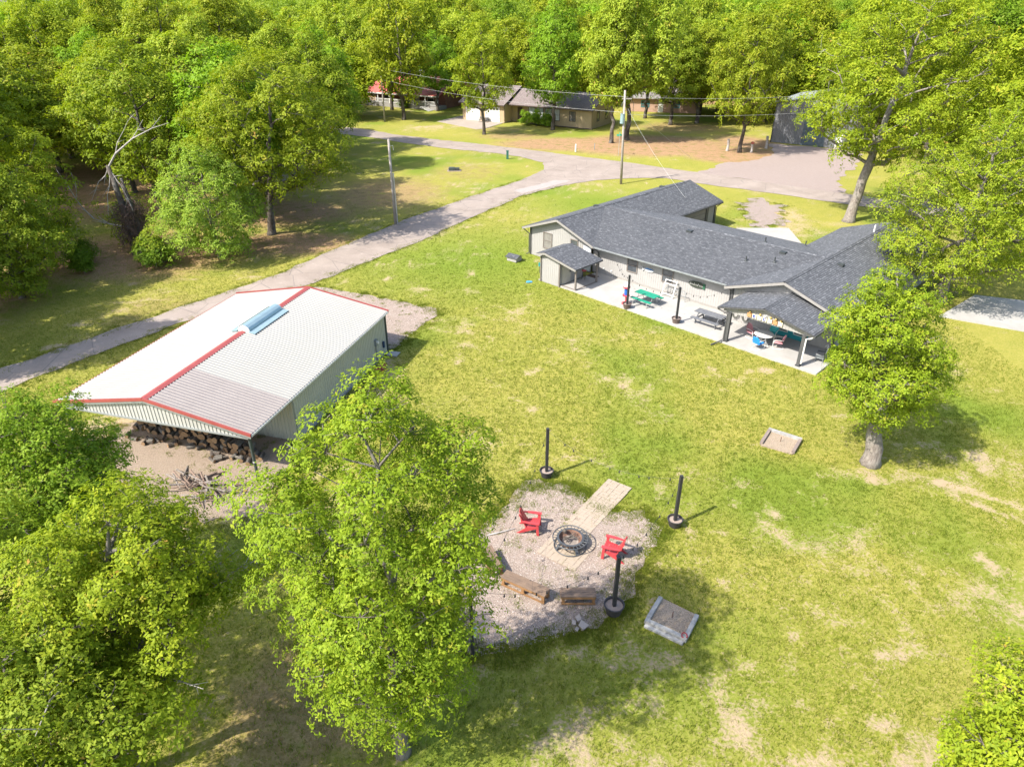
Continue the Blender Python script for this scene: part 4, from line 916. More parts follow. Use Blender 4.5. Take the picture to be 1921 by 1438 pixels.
# round table and shell-back chairs
t = thing('round_table', 'round white patio table under the porch roof', 'table', (16.25, 39.95, PATZ))
MB().lathe([(.001, .70), (.60, .70), (.615, .715), (.615, .73), (.60, .745), (.001, .75)], 32).build('table_top', M_WHITE, t)
for k in range(4):
    a = k * math.pi / 2 + .6; MB().path([(.12 * math.cos(a), .12 * math.sin(a), .70), (.2 * math.cos(a), .2 * math.sin(a), .35), (.42 * math.cos(a), .42 * math.sin(a), .0)], .02, 6).build('leg', M_WHITE, t)
def shell_chair(label, x, y, rz, c):
    t = thing('shell_back_chair', label, 'chair', (x, y, PATZ), rz, 'metal shell-back chairs around the round table')
    v = []; f = []; nu, nv = 12, 8                       # curved shell back: faces +y
    for i in range(nv + 1):
        vv = i / nv; w = .30 * math.sqrt(max(.02, 1 - (max(0, vv - .25) / .78) ** 2)) if vv > .25 else .30 - .06 * (.25 - vv) / .25
        for j in range(nu + 1):
            u = -1 + 2 * j / nu; v.append((w * u, -.26 - .16 * vv + .06 * u * u, .40 + .50 * vv))
    for i in range(nv):
        for j in range(nu): a = i * (nu + 1) + j; f.append((a, a + 1, a + nu + 2, a + nu + 1))
    n0 = len(v); v += [(p[0], p[1] - .02, p[2]) for p in v[:n0]]; f += [tuple(n0 + q for q in reversed(g)) for g in f[:]]
    MB().add(v, f).build('backrest', c, t, True)
    MB().prism([(-.25, -.27), (.25, -.27), (.28, .0), (.26, .24), (-.26, .24), (-.28, .0)], .39, .43).build('seat', c, t)
    for s in (-1, 1): MB().path([(s * .28, -.30, .62), (s * .31, .0, .64), (s * .31, .24, .62), (s * .30, .30, .52), (s * .29, .30, .2), (s * .28, .28, .02), (s * .27, -.2, .02), (s * .2, -.36, .02)], .018, 6).build('arm_and_leg', M_WHITE, t)
    MB().tube((-.2, -.36, .02), (.2, -.36, .02), .018, n=6).build('foot_rail', M_WHITE, t)
    MB().tube((-.29, .25, .40), (.29, .25, .40), .016, n=6).build('seat_rail', M_WHITE, t)
M_PINK = pm('faded_pink_paint', (.62, .30, .32), (.55, .25, .28), 3, .5); M_BLUE = pm('bright_blue_paint', (.02, .24, .72), (.015, .19, .6), 3, .45); M_TURQ = pm('turquoise_paint', (.02, .33, .33), (.015, .27, .28), 3, .45)
shell_chair('blue metal shell-back chair at the round table', 15.75, 39.35, R(-55), M_BLUE)
shell_chair('pale pink shell-back chair with its back to the French doors side of the porch post', 17.05, 39.45, R(70), M_PINK)
shell_chair('pink shell-back chair on the hose side of the round table', 15.85, 40.95, R(-150), M_PINK)
shell_chair('turquoise shell-back chair in front of the French doors', 17.1, 40.75, R(140), M_TURQ)

def wall_hung(name, label, cat, s, t_, z): return thing(name, label, cat, (*hw(s, t_), z), HOUSE_A)
# fish, oval sign, hoses, welcome plaques
f_ = wall_hung('fish_decoration', 'blue and white fish cut-out hung on the patio wall between two windows', 'decoration', 12.2, .24, 1.55)
MB().add([(x, y, z) for y in (-.03, .02) for x, z in ((-.5, .0), (-.62, .16), (-.55, -.2), (-.4, -.05), (-.1, -.16), (.3, -.14), (.55, .0), (.3, .13), (-.1, .15), (-.4, .06))], [tuple(range(10)), tuple(range(19, 9, -1))] + [(i, 10 + i, 10 + (i + 1) % 10, (i + 1) % 10) for i in range(10)]).build('body', M_WHITE, f_)
MB().add([(x, y, z) for y in (-.045, -.032) for x, z in ((-.58, .13), (-.38, .02), (.2, .02), (.5, .03), (.3, .12), (-.1, .14), (-.4, .055))], [tuple(range(7)), tuple(range(13, 6, -1))] + [(i, 7 + i, 7 + (i + 1) % 7, (i + 1) % 7) for i in range(7)]).build('back_stripe', pm('fish_blue', (.03, .16, .36), (.02, .10, .25), 5, .5), f_)
s_ = wall_hung('oval_sign', 'dark oval sign with pale lettering on the patio wall', 'sign', 16.45, .24, 1.5)
ov = [(.68 * math.cos(2 * math.pi * k / 28), .24 * math.sin(2 * math.pi * k / 28)) for k in range(28)]
MB().add([(x, y, z) for y in (-.03, .02) for x, z in ov], [tuple(range(28)), tuple(range(55, 27, -1))] + [(i, 28 + i, 28 + (i + 1) % 28, (i + 1) % 28) for i in range(28)]).build('sign_board', pm('sign_dark', (.03, .04, .03), (.045, .05, .035), 4, .5), s_)
MB().path([(-.55 + .04 * k, -.036, (.02 if k % 2 else -.07) + (.09 if k in (1, 9, 17, 18) else 0)) for k in range(27)], .017, 5).build('lettering', M_WHITE, s_)
MB().box(.5, .68, -.034, .0, -.2, .2).build('sign_end', pm('sign_green', (.03, .12, .06)), s_)
def hose(s, z, label):
    h_ = wall_hung('hose_coil', label, 'hose', s, -.6, z)
    pts = []
    for k in range(3):
        for i in range(24):
            a = 2 * math.pi * i / 24; pts.append(((.21 + .03 * k) * math.sin(a), -.05 - .03 * k, .36 * math.cos(a) * (1 + .06 * k)))
    MB().path(pts, .016, 5).build('hose', pm('hose_green', (.06, .065, .05), (.09, .09, .075), 4, .5), h_); MB().box(-.08, .08, -.08, .03, .28, .42).build('hanger', M_TRIM, h_)
hose(20.2, .75, 'dark garden hose coiled on the wall by the downspout'); hose(20.95, .7, 'second hose coil hung on the wall towards the French doors')
pl = wall_hung('welcome_banner', 'strip of orange, blue and white letter plaques along the porch gable', 'banner', 23.6, -4.06, 2.28)
M_OR = pm('orange_plaque', (.48, .24, .11), (.42, .2, .09), 4, .6); M_CR = pm('cream_plaque', (.70, .64, .48), (.62, .56, .42), 4, .6); M_NB = pm('navy_plaque', (.03, .07, .30), (.025, .055, .24), 4, .6)
for k, m_ in enumerate((M_OR, M_CR, M_CR, M_CR, M_CR, M_OR, M_CR)):
    x = -1.0 + k * .34; z = .10 - .0 * abs(k - 3)
    q = MB().box(x, x + .28, -.03, .0, z - .14, z + .14).build('plaque', m_, pl)
    if k in (1, 3):
        b_ = MB(); b_.box(x + .05, x + .11, -.045, -.031, z - .1, z + .1); b_.box(x + .11, x + .22, -.045, -.031, z + .05, z + .1); b_.box(x + .11, x + .22, -.045, -.031, z - .1, z - .05)
        if k == 1: b_.box(x + .11, x + .19, -.045, -.031, z - .02, z + .03)
        b_.build('letter', M_NB, q)
    if k in (0, 2, 3, 4, 5, 6): MB().blob((x + .18, -.05, z + .22), .075, 8, 6).build('paper_flower', pm('yellow_flower', (.45, .33, .12), (.36, .24, .06), 6, .7) if k != 3 else M_WHITE, pl)
# stand with rails by the patio wall
st = thing('railed_stand', 'white framed stand with rails leaning at the patio wall', 'stand', (*hw(14.9, -.12), PATZ), HOUSE_A)
for x in (-.95, .0): MB().bar((x, -.25, 0), (x, .22, 1.25), .06, .06).build('frame_leg', M_WHITE, st)
for z in (.25, .95, 1.2): MB().bar((-.95, -.25 + z * .376, z), (.0, -.25 + z * .376, z), .05, .05).build('frame_rail', M_WHITE, st)
gm = MB(); gm.path([(.05, -.1, .75), (.95, -.1, .75), (1.0, -.1, .70), (1.0, -.1, 0)], .022, 6); gm.path([(.05, -.1, .42), (.98, -.1, .42)], .018, 6); gm.build('side_rail', M_GUTTER, st)
for k in range(4): MB().tube((-.8 + k * .2, -.02, .5), (-.72 + k * .2, .02, .68), .04, n=6).build('hanging_peg', M_GUTTER, st)
# red white and blue stand behind the first patio post
rw = thing('patriotic_stand', 'red, white and blue painted stand beside the first patio post', 'stand', (8.35, 46.75, PATZ), HOUSE_A)
M_REDP = pm('red_paint', (.55, .06, .07), (.46, .05, .06), 3, .5)
MB().tube((0, 0, .0), (0, 0, .08), .30, .28, 16).build('base', M_REDP, rw); MB().tube((0, 0, .08), (0, 0, .75), .05, n=10).build('stem', M_REDP, rw)
MB().tube((0, 0, .62), (0, 0, .70), .26, n=16).build('lower_tray', M_REDP, rw); MB().tube((0, 0, .70), (0, 0, 1.25), .15, n=14).build('blue_drum', pm('royal_blue', (.03, .12, .42), (.02, .09, .34), 3, .5), rw)
MB().tube((0, 0, 1.25), (0, 0, 1.36), .26, n=16).build('upper_tray', M_REDP, rw); MB().lathe([(.24, 1.36), (.22, 1.5), (.12, 1.62), (.001, 1.66)], 14).build('white_cap', M_WHITE, rw)
# stool, mat, box, grill cover, patch of sawdust
so = thing('bar_stool', 'red topped bar stool under the small shed porch', 'stool', (*hw(7.5, -1.75), PATZ), .3)
MB().lathe([(.001, .68), (.17, .68), (.19, .72), (.17, .76), (.001, .77)], 16).build('seat', M_REDP, so)
for k in range(4): a = k * math.pi / 2; MB().tube((.1 * math.cos(a), .1 * math.sin(a), .68), (.2 * math.cos(a), .2 * math.sin(a), 0), .015, n=6).build('leg', M_BLACK, so)
MB().lathe([(.165, .25), (.18, .25), (.18, .27), (.165, .27), (.165, .25)], 16).build('foot_ring', M_BLACK, so)
dm = tag(MB().box(-.45, .45, -.28, .28, 0, .018).build('door_mat', pm('brown_mat', (.06, .04, .03), (.09, .06, .045), 10, .95, .5)), 'brown doormat at the entry door under the shed porch', 'mat')
dm.location = (*hw(6.3 + 1.3, -.72), PATZ); dm.rotation_euler = (0, 0, HOUSE_A)
bx = thing('small_grill', 'small grey grill box beside the right porch post', 'grill', (*hw(27.0, -2.5), PATZ), HOUSE_A + .2)
MB().box(-.24, .24, -.2, .2, .25, .50).build('firebox', M_GUTTER, bx); MB().add([(-.24, -.2, .503), (.24, -.2, .503), (.24, .2, .503), (-.24, .2, .503), (-.2, -.1, .66), (.2, -.1, .66), (.2, .1, .66), (-.2, .1, .66)], [(3, 2, 1, 0), (4, 5, 6, 7), (0, 1, 5, 4), (1, 2, 6, 5), (2, 3, 7, 6), (3, 0, 4, 7)]).build('lid', M_TRIM, bx)
for x in (-.2, .2):
    for y in (-.16, .16): MB().tube((x, y, .25), (x, y, 0), .018, n=6).build('leg', M_GUTTER, bx)
MB().path([(.24, .15, .45), (.3, .25, .8), (.24, .35, 1.05), (.12, .3, .9)], .02, 6).build('handle', M_WHITE, bx)

# red plastic lounge chairs at the fire pit
M_REDPL = pm('red_plastic', (.44, .048, .052), (.36, .04, .045), 2, .42, .05)
def adirondack(label, x, y, rz):
    t = thing('adirondack_chair', label, 'chair', (x, y, 0.02), rz, 'red garden chairs at the fire pit'); t.scale = (1.0, 1.0, 1.1)     # faces +y
    for k in range(5):
        sx = -.22 + k * .11; tz = .98 - .10 * (abs(k - 2) / 2) ** 2 * 1.3
        MB().add([(sx - .048, -.22, .28), (sx + .048, -.22, .28), (sx + .052, -.52, tz), (sx - .052, -.52, tz), (sx - .048, -.25, .27), (sx + .048, -.25, .27), (sx + .052, -.545, tz - .01), (sx - .052, -.545, tz - .01)], [(0, 1, 2, 3), (7, 6, 5, 4), (0, 4, 5, 1), (1, 5, 6, 2), (2, 6, 7, 3), (3, 7, 4, 0)]).build('back_slat', M_REDPL, t)
    for k in range(6): MB().box(-.27, .27, -.22 + k * .09, -.22 + k * .09 + .078, .27 + k * .018, .295 + k * .018).build('seat_slat', M_REDPL, t)
    for s in (-1, 1):
        MB().add([(s * .28, -.62, .0), (s * .28, -.50, .0), (s * .28, .30, .34), (s * .28, .30, .40), (s * .28, -.2, .30), (s * .315, -.62, .0), (s * .315, -.50, .0), (s * .315, .30, .34), (s * .315, .30, .40), (s * .315, -.2, .30)], [(0, 1, 2, 3, 4), (9, 8, 7, 6, 5), (0, 5, 6, 1), (1, 6, 7, 2), (2, 7, 8, 3), (3, 8, 9, 4), (4, 9, 5, 0)]).build('side_rail', M_REDPL, t)
        MB().bar((s * .33, .28, .0), (s * .33, .24, .56), .11, .045, (1, 0, 0)).build('front_leg', M_REDPL, t)
        MB().add([(s * .27, .34, .56), (s * .41, .34, .56), (s * .41, -.05, .57), (s * .35, -.42, .58), (s * .29, -.42, .58), (s * .27, .34, .59), (s * .41, .34, .59), (s * .41, -.05, .60), (s * .35, -.42, .61), (s * .29, -.42, .61)], [(0, 1, 2, 3, 4), (9, 8, 7, 6, 5), (0, 5, 6, 1), (1, 6, 7, 2), (2, 7, 8, 3), (3, 8, 9, 4), (4, 9, 5, 0)]).build('armrest', M_REDPL, t)
    MB().bar((-.30, -.44, .60), (.30, -.44, .60), .03, .07).build('back_brace', M_REDPL, t); MB().bar((-.30, -.25, .30), (.30, -.25, .30), .03, .07).build('back_brace', M_REDPL, t)
adirondack('red chair on the grass side of the fire pit facing the paver path', .86, 22.2, R(-100))
adirondack('red chair beside the black light post facing the fire pit', 4.0, 20.68, R(68))

# fire pit
fp = thing('fire_pit', 'round black steel fire pit with a spoked ring on the pavers', 'fire pit', (2.38, 21.2, .05))
M_IRON = pm('black_iron', (.05, .055, .06), (.09, .095, .10), 5, .55, metal=.2); M_RUST = pm('rusty_bowl', (.12, .06, .04), (.20, .125, .09), 6, .9)
MB().lathe([(.001, .14), (.25, .17), (.42, .30), (.47, .44), (.49, .44), (.45, .28), (.27, .13), (.001, .10)], 28).build('bowl', M_RUST, fp)
def ring(r, z, rad): return MB().path([(r * math.cos(2 * math.pi * k / 36), r * math.sin(2 * math.pi * k / 36), z) for k in range(37)], rad, 6, False)
ring(.72, .44, .024).build('outer_ring', M_IRON, fp); MB().lathe([(.47, .43), (.56, .43), (.56, .455), (.47, .455), (.47, .43)], 32).build('rim', M_IRON, fp); ring(.66, .03, .022).build('base_ring', M_IRON, fp)
for k in range(26):
    a = 2 * math.pi * k / 26; MB().tube((.55 * math.cos(a), .55 * math.sin(a), .44), (.71 * math.cos(a), .71 * math.sin(a), .44), .016, n=5).build('spoke', M_IRON, fp)
for k in range(4):
    a = k * math.pi / 2 + .4; MB().bar((.42 * math.cos(a), .42 * math.sin(a), .32), (.64 * math.cos(a), .64 * math.sin(a), .02), .12, .03).build('leg', M_IRON, fp)
MB().lathe([(.001, .22), (.28, .20), (.34, .25)], 16).build('ash', pm('ash', (.26, .22, .19), (.17, .145, .125), 10, .95), fp)
for k, (a, b, z) in enumerate([(-.4, .9, .36), (.3, 1.7, .38), (.9, -.3, .4), (-.1, 2.4, .37), (.5, .2, .42)]):
    MB().tube((-.3 * math.cos(a), -.3 * math.sin(a), z), (.34 * math.cos(a + .3), .34 * math.sin(a + .3), z + .05), .022, .016, 6).build('charred_stick', M_BARK_DARK, fp)
MB().blob((-.22, .3, .52), .10, 8, 6, .7).build('charred_log', M_BARK_DARK, fp)

# wooden benches
M_OAKW = pm('honey_wood', (.27, .145, .06), (.19, .10, .042), 3, .7, fine=30); M_OAKT = pm('weathered_bench_top', (.20, .135, .09), (.13, .09, .065), 3, .75, fine=30)
def bench(label, x, y, rz, L):
    t = thing('wooden_bench', label, 'bench', (x, y, .015), rz, 'wooden benches around the fire pit')
    for k in range(4): MB().box(-L / 2, L / 2, -.23 + k * .116, -.23 + k * .116 + .108, .40, .44).build('seat_board', M_OAKT, t)
    for sx in [-L / 2 + .09, L / 2 - .09] + ([0] if L > 1.5 else []):
        for sy in (-.16, .16): MB().box(sx - .055, sx + .055, sy - .045, sy + .045, 0, .33).build('leg', M_OAKW, t)
    for sy in (-.215, .215):
        MB().box(-L / 2 + .02, L / 2 - .02, sy - .02, sy + .02, .31, .398).build('apron', M_OAKW, t); MB().box(-L / 2 + .02, L / 2 - .02, sy - .02, sy + .02, .03, .10).build('stretcher', M_OAKW, t)
    for sx in (-1, 1): MB().box(sx * (L / 2 - .02) - .02, sx * (L / 2 - .02) + .02, -.19, .19, .31, .398).build('end_apron', M_OAKW, t)
bench('wooden bench next to the black post, facing the fire pit square on', 2.45, 18.28, R(0), 1.3)
bench('long slanted wooden bench in the middle of the three', .5, 18.75, R(-31), 1.9)
bench('reddish wooden bench half under the oak branches', -.78, 20.1, R(-68), 1.3)

# log boxes for horseshoes, horseshoe, stones, stick
M_SAND = gravel_mat('sand', [(.30, .23, .16), (.37, .285, .20), (.41, .32, .235), (.45, .36, .27)], .35)
M_TIMB = pm('silver_timber', (.33, .325, .31), (.22, .215, .20), 6, .9, fine=30)
M_TIMB2 = pm('brown_timber', (.24, .19, .16), (.16, .125, .11), 6, .9, fine=30)
def pit(label, A, B, C, D, mats, dbl):
    """three timbers A-B, B-C, C-D with sand between"""
    cx = sum(p[0] for p in (A, B, C, D)) / 4; cy = sum(p[1] for p in (A, B, C, D)) / 4
    t = thing('horseshoe_pit', label, 'sand pit', (cx, cy, 0)); L_ = [(p[0] - cx, p[1] - cy) for p in (A, B, C, D)]
    MB().prism(L_, -.03, .05).build('sand', M_SAND, t)
    for k, (p, q) in enumerate(zip(L_[:-1], L_[1:])):
        p3, q3 = Vector((*p, .09)), Vector((*q, .09)); d = (q3 - p3).normalized()
        MB().bar(p3 - d * (.06 if k == 1 else -.08), q3 + d * (.06 if k == 1 else -.08), .15, .18 if k == 1 else .165).build('timber', mats[k], t)
        if dbl and k == 1: nn = Vector((d.y, -d.x, 0)) * .17; MB().bar(p3 + nn - Vector((0, 0, .05)), q3 + nn - Vector((0, 0, .05)), .13, .1).build('timber', mats[k], t)
    MB().tube((.0, .05, 0), (.0, .03, .36), .018, n=6).build('stake', M_RUST, t)
    return t
pit('near sand pit edged on three sides by silvery timbers beside the benches', (5.59, 18.40), (4.84, 17.24), (6.04, 16.45), (6.74, 17.56), (M_TIMB, M_TIMB, M_TIMB), True)
pit('far sand pit edged by timbers on open lawn near the leaning oak', (12.52, 28.5), (13.4, 29.8), (14.66, 28.89), (13.83, 27.7), (M_TIMB2, M_TIMB, M_TIMB2), False)
hs = tag(MB().path([(.09 * math.cos(a) * 1.0, .11 * math.sin(a) + (.02 if abs(math.cos(a)) < .9 else -.02), 0) for a in [R(-55 + i * 290 / 14) for i in range(15)]], .02, 6).build('horseshoe', pm('dark_red_paint', (.30, .015, .025), (.24, .012, .02), 3, .4)), 'red horseshoe resting on the corner timber of the sand pit', 'horseshoe')
hs.location = (6.02, 16.5, .20); hs.rotation_euler = (R(8), R(-4), R(0))
rnd = random.Random(21)
M_ROCK = pm('pale_rock', (.34, .29, .25), (.27, .23, .195), 6, .9)
for k, (x, y) in enumerate([(2.40, 17.35), (2.52, 17.05), (2.22, 17.2), (2.3, 16.92)]):
    s = (.13, .15, .10, .08)[k]; mb = MB().at((0, 0, s * .35), (rnd.uniform(-.3, .3), rnd.uniform(-.3, .3), rnd.uniform(0, 3)))
    mb.add([(sx * s * rnd.uniform(.7, 1.2), sy * s * rnd.uniform(.6, 1), sz * s * rnd.uniform(.4, .6)) for sz in (-1, 1) for sx, sy in ((-1, -1), (1, -1), (1, 1), (-1, 1))], [(3, 2, 1, 0), (4, 5, 6, 7), (0, 1, 5, 4), (1, 2, 6, 5), (2, 3, 7, 6), (3, 0, 4, 7)])
    o = tag(mb.build('flat_stone', M_ROCK), ('flat pale stone, topmost of the loose group by the bench', 'large square pale stone in the group by the bench', 'small stone in the group by the bench', 'smallest stone in the group by the bench')[k], 'stone', 'stones by the bench'); o.location = (x, y, .02)
o = tag(MB().path([(-.6, -.22, .03), (-.2, -.1, .05), (.2, .06, .04), (.56, .22, .03)], [.03, .035, .03, .022], 7).build('long_stick', M_DEAD), 'straight bare stick lying on the gravel beside the red chair', 'stick'); o.location = (-.45, 22.03, .015)

# well cover and bits on the lawn
wc = thing('well_cover', 'small shingled well cover on the lawn beside the house', 'well cover', (.2, 56.7, 0), R(-38))
MB().box(-.5, .5, -.4, .4, 0, .34).build('box', M_SIDE, wc); r_ = MB(); slope(r_, (-.62, -.5, .32), (.62, -.5, .32), (-.62, 0, .56), (.62, 0, .56)); slope(r_, (.62, .5, .32), (-.62, .5, .32), (.62, 0, .56), (-.62, 0, .56)); rr = r_.build('roof', M_SHINGLE, wc)
g_ = MB()
for x in (-.5, .5 - .04): g_.add([(x, -.4, .342), (x, .4, .342), (x, 0, .53), (x + .04, -.4, .342), (x + .04, .4, .342), (x + .04, 0, .53)], [(0, 1, 2), (5, 4, 3), (0, 3, 4, 1), (1, 4, 5, 2), (2, 5, 3, 0)])
g_.build('gable_end', M_RAKE, wc)
o = tag(MB().prism([(-.26, -.09), (-.05, -.15), (.24, -.07), (.2, .08), (-.03, .14), (-.22, .1)], .0, .06).build('blue_tarp', pm('sky_blue_plastic', (.08, .35, .62), (.05, .27, .5), 6, .4)), 'crumpled blue plastic sheet lying on the lawn', 'tarp'); o.location = (1.38, 51.4, .01)
o = thing('garden_stake', 'short teal plant stake beside the shed', 'stake', (2.25, 53.6, 0)); MB().tube((0, 0, 0), (0, 0, .75), .02, n=6).build('rod', M_STEEL, o); MB().box(-.08, .08, -.02, .02, .55, .85).build('tag_plate', M_TURQ, o)
def marker(name, label, cat, x, y, h, r, m): 
    o = tag(MB().lathe([(r, 0), (r, h * .9), (r * .8, h), (.001, h + .02)], 10).build(name, m), label, cat); o.location = (x, y, 0)
marker('marker_post', 'short white marker post under the trees beside the lane', 'marker', -25.93, 61.64, .85, .07, M_WHITE); marker('marker_post', 'short white marker post on the verge in front of the tan house', 'marker', 9.47, 105.5, 1.1, .12, M_WHITE)
marker('verge_stake', 'thin grey stake on the verge nearer the street sign', 'marker', 12.46, 107.3, .9, .06, M_GUTTER)
o = thing('telephone_pedestal', 'green telephone pedestal on the grass at the junction', 'pedestal', (-.64, 100.25, 0)); MB().box(-.16, .16, -.14, .14, 0, 1.05).build('cabinet', M_STEEL if False else pm('pedestal_green', (.03, .13, .10), (.025, .10, .08), 3, .5), o); MB().box(-.18, .18, -.16, .16, 1.05, 1.15).build('cap', pm('pedestal_green', (.03, .13, .10)), o)
o = thing('culvert_box', 'low dark drain box in the grass of the shady lawn', 'drain', (-7.65, 92.6, 0)); MB().box(-.7, .05, -.4, .4, 0, .38).build('box', M_STEEL, o); MB().box(.08, .7, -.35, .35, 0, .34).build('box', M_VENT, o); MB().prism([(-.9, -.6), (.95, -.55), (.9, .55), (-.85, .6)], -.03, .04).build('slab', M_FILL, o)
sg = thing('street_sign', 'green street name sign on a thin grey post across from the junction', 'street sign', (15.42, 102.56, 0)); MB().tube((0, 0, 0), (0, 0, 3.0), .035, n=8).build('post', M_GALVP, sg); MB().box(-.45, .45, -.015, .015, 2.72, 2.95).build('name_plate', pm('sign_green_bright', (.02, .28, .18), (.03, .34, .22), 4, .4), sg); MB().box(-.015, .015, -.45, .45, 2.96, 3.18).build('name_plate', pm('sign_green_bright', (.02, .28, .18)), sg)

# utility poles and wires
M_POLE = pm('grey_pole_wood', (.36, .32, .29), (.26, .23, .205), 2, .9, fine=20)
def pole(label, x, y, h, lean, r=.15):
    t = thing('utility_pole', label, 'utility pole', (x, y, 0)); MB().path([(0, 0, -.1), (lean[0] * .5, lean[1] * .5, h * .5), (lean[0], lean[1], h)], [r, r * .85, r * .7], 12).build('pole', M_POLE, t, True); return t
p1 = pole('bare grey utility pole beside the lane with a steel brace', -11.71, 67.73, 8.1, (0, 0))
MB().path([(.22, 0, 0), (.2, 0, 5.0)], .06, 8).build('steel_brace', M_GALVP, p1); MB().path([(.05, 0, 7.5), (.35, .1, 7.55), (.38, .1, 7.1)], .03, 6).build('bracket', M_GALVP, p1)
p2 = pole('utility pole with a grey transformer at the junction', 13.36, 84.98, 10.6, (-.35, 0), .16)
tf = MB().tube((-.42, 0, 7.0), (-.42, 0, 8.0), .26, n=14).build('transformer', M_GALV, p2); MB().tube((-.42, 0, 8.0), (-.42, 0, 8.06), .28, n=14).build('lid', M_GALV, tf)
for x in (-.52, -.32): MB().lathe([(.04, 8.06), (.06, 8.12), (.03, 8.2), (.05, 8.26), (.001, 8.3)], 8, (x, 0, 0)).build('insulator', M_BROWN, tf)
MB().bar((-.6, 0, 9.7), (.5, 0, 9.7), .09, .11).build('crossarm', M_POLE, p2); MB().path([(.3, 0, 9.9), (.75, 0, 9.2), (.8, .1, 7.5), (.3, 0, 6.4)], .025, 5).build('drop_cable', M_BLACK, p2); MB().path([(-.42, 0, 8.3), (-.6, 0, 9.1), (-.3, 0, 9.7)], .02, 5).build('jumper_wire', M_GUTTER, p2)
for x in (-.55, 0.0, .45): MB().lathe([(.03, 9.75), (.055, 9.82), (.03, 9.9), (.001, 9.95)], 8, (x, 0, 0)).build('insulator', M_BROWN, p2)
p3 = pole('pale utility pole in front of the white porch railing', -23.69, 134.85, 9.2, (0, 0), .16)
MB().bar((-.5, 0, 8.8), (.5, 0, 8.8), .09, .11).build('crossarm', M_POLE, p3)
M_WIRE = pm('wire_grey', (.42, .42, .40), (.35, .35, .33), 2, .6)
def wire(label, a, b, sag, r=.012):
    o = Vector(a); pts = []
    for i in range(17): u = i / 16; p = Vector(a).lerp(Vector(b), u) - o; p.z -= sag * 4 * u * (1 - u); pts.append(p)
    ob = tag(MB().path(pts, r, 5).build('power_line', M_WIRE), label, 'wire', 'overhead wires'); ob.location = a
wire('upper power line from the transformer pole to the pole by the white porch', (13.4, 84.98, 9.9), (-23.69, 134.85, 9.0), .6); wire('lower telephone line from the transformer pole to the pole by the white porch', (13.4, 84.98, 8.2), (-23.69, 134.85, 7.2), .7)
wire('upper power line from the transformer pole towards the dark garage', (13.8, 84.98, 9.9), (58, 104, 9.6), .9); wire('lower telephone line from the transformer pole towards the dark garage', (13.6, 84.98, 8.0), (58, 104, 7.4), .9)
wire('service drop from the transformer pole down to the grey house roof', (13.5, 84.98, 8.6), (*hw(6.4, 14.0), 3.6), .4, .010)
wire('thin guy wire slanting to the ground across the street', (13.6, 84.98, 8.8), (25.6, 100.5, 0.0), .0, .010)

# firewood, brush, brick rubbish
M_CUT = pm('cut_wood', (.30, .19, .10), (.21, .13, .07), 8, .85)
def log_mesh(r, L, k):
    mb = MB(); rr = random.Random(k); n = 9
    prof = [[r * rr.uniform(.85, 1.12) for _ in range(n)]] * 1
    v = [(x, prof[0][i] * math.cos(2 * math.pi * i / n), prof[0][i] * math.sin(2 * math.pi * i / n)) for x in (-L / 2, L / 2) for i in range(n)]
    mb.add(v, [(i, (i + 1) % n, n + (i + 1) % n, n + i) for i in range(n)] + [tuple(range(n - 1, -1, -1)), tuple(range(n, 2 * n))])
    me = mb.mesh('log'); me.materials.append(M_BARK_DARK); me.materials.append(M_CUT)
    for p in me.polygons:
        if len(p.vertices) == n: p.material_index = 1
    return me
logs = [log_mesh(r, L, k) for k, (r, L) in enumerate([(.14, .5), (.17, .45), (.12, .55), (.20, .5), (.10, .6), (.15, .48)])]
rnd = random.Random(7); cnt = 0
for row, (zz, n_) in enumerate([(.15, 25), (.43, 22), (.68, 13)]):
    for i in range(n_):
        s = -3.6 + row * .25 + i * .33 + rnd.uniform(-.05, .05); t_ = -4.6 - .10 * i * .33 + rnd.uniform(-.12, .12) + row * .08
        if s > 4.6: break
        o = link('split_log', rnd.choice(logs)); x, y = bw(s, t_); o.location = (x, y, zz + rnd.uniform(-.02, .03)); o.rotation_euler = (rnd.uniform(0, 6), rnd.uniform(-.15, .15), BARN_A + math.pi / 2 + rnd.uniform(-.35, .35) + (0.9 if rnd.random() < .15 else 0))
        tag(o, ('cut log on the ground row of the firewood stack in the barn bay', 'cut log in the second row of the firewood stack', 'cut log in the third row of the firewood stack', 'cut log on top of the firewood stack')[row], 'log', 'firewood stack in the barn bay')
for i in range(26):
    s = -3.9 + rnd.uniform(0, 8.4); t_ = -5.0 - .1 * (s + 3.6) - rnd.uniform(.1, .8); x, y = bw(s, t_)
    o = link('split_log', rnd.choice(logs)); o.location = (x, y, .12); o.scale = (.8, .6, .6); o.rotation_euler = (rnd.uniform(0, 6), rnd.uniform(-.1, .1), rnd.uniform(0, 6.28)); tag(o, 'loose split log tumbled in front of the firewood stack', 'log', 'loose logs before the stack')
stk = []
for k in range(5):
    L = rnd.uniform(1.0, 1.9); pts = [(-L / 2, 0, 0), (-L / 6, rnd.uniform(-.08, .08), .02), (L / 5, rnd.uniform(-.1, .1), .03), (L / 2, rnd.uniform(-.12, .12), 0)]
    mb = MB().path(pts, [.05, .045, .035, .018], 6)
    for q in range(2): a = rnd.choice(pts[1:3]); mb.path([a, (a[0] + rnd.uniform(.15, .4), a[1] + rnd.uniform(-.3, .3), a[2] + rnd.uniform(0, .15))], [.02, .008], 5)
    me = mb.mesh('branch'); me.materials.append(pm('brown_brush', (.24, .17, .13), (.15, .105, .08), 5, .9) if k % 2 else M_BARK_PALE); stk.append(me)
bw0 = (-14.3, 25.0)
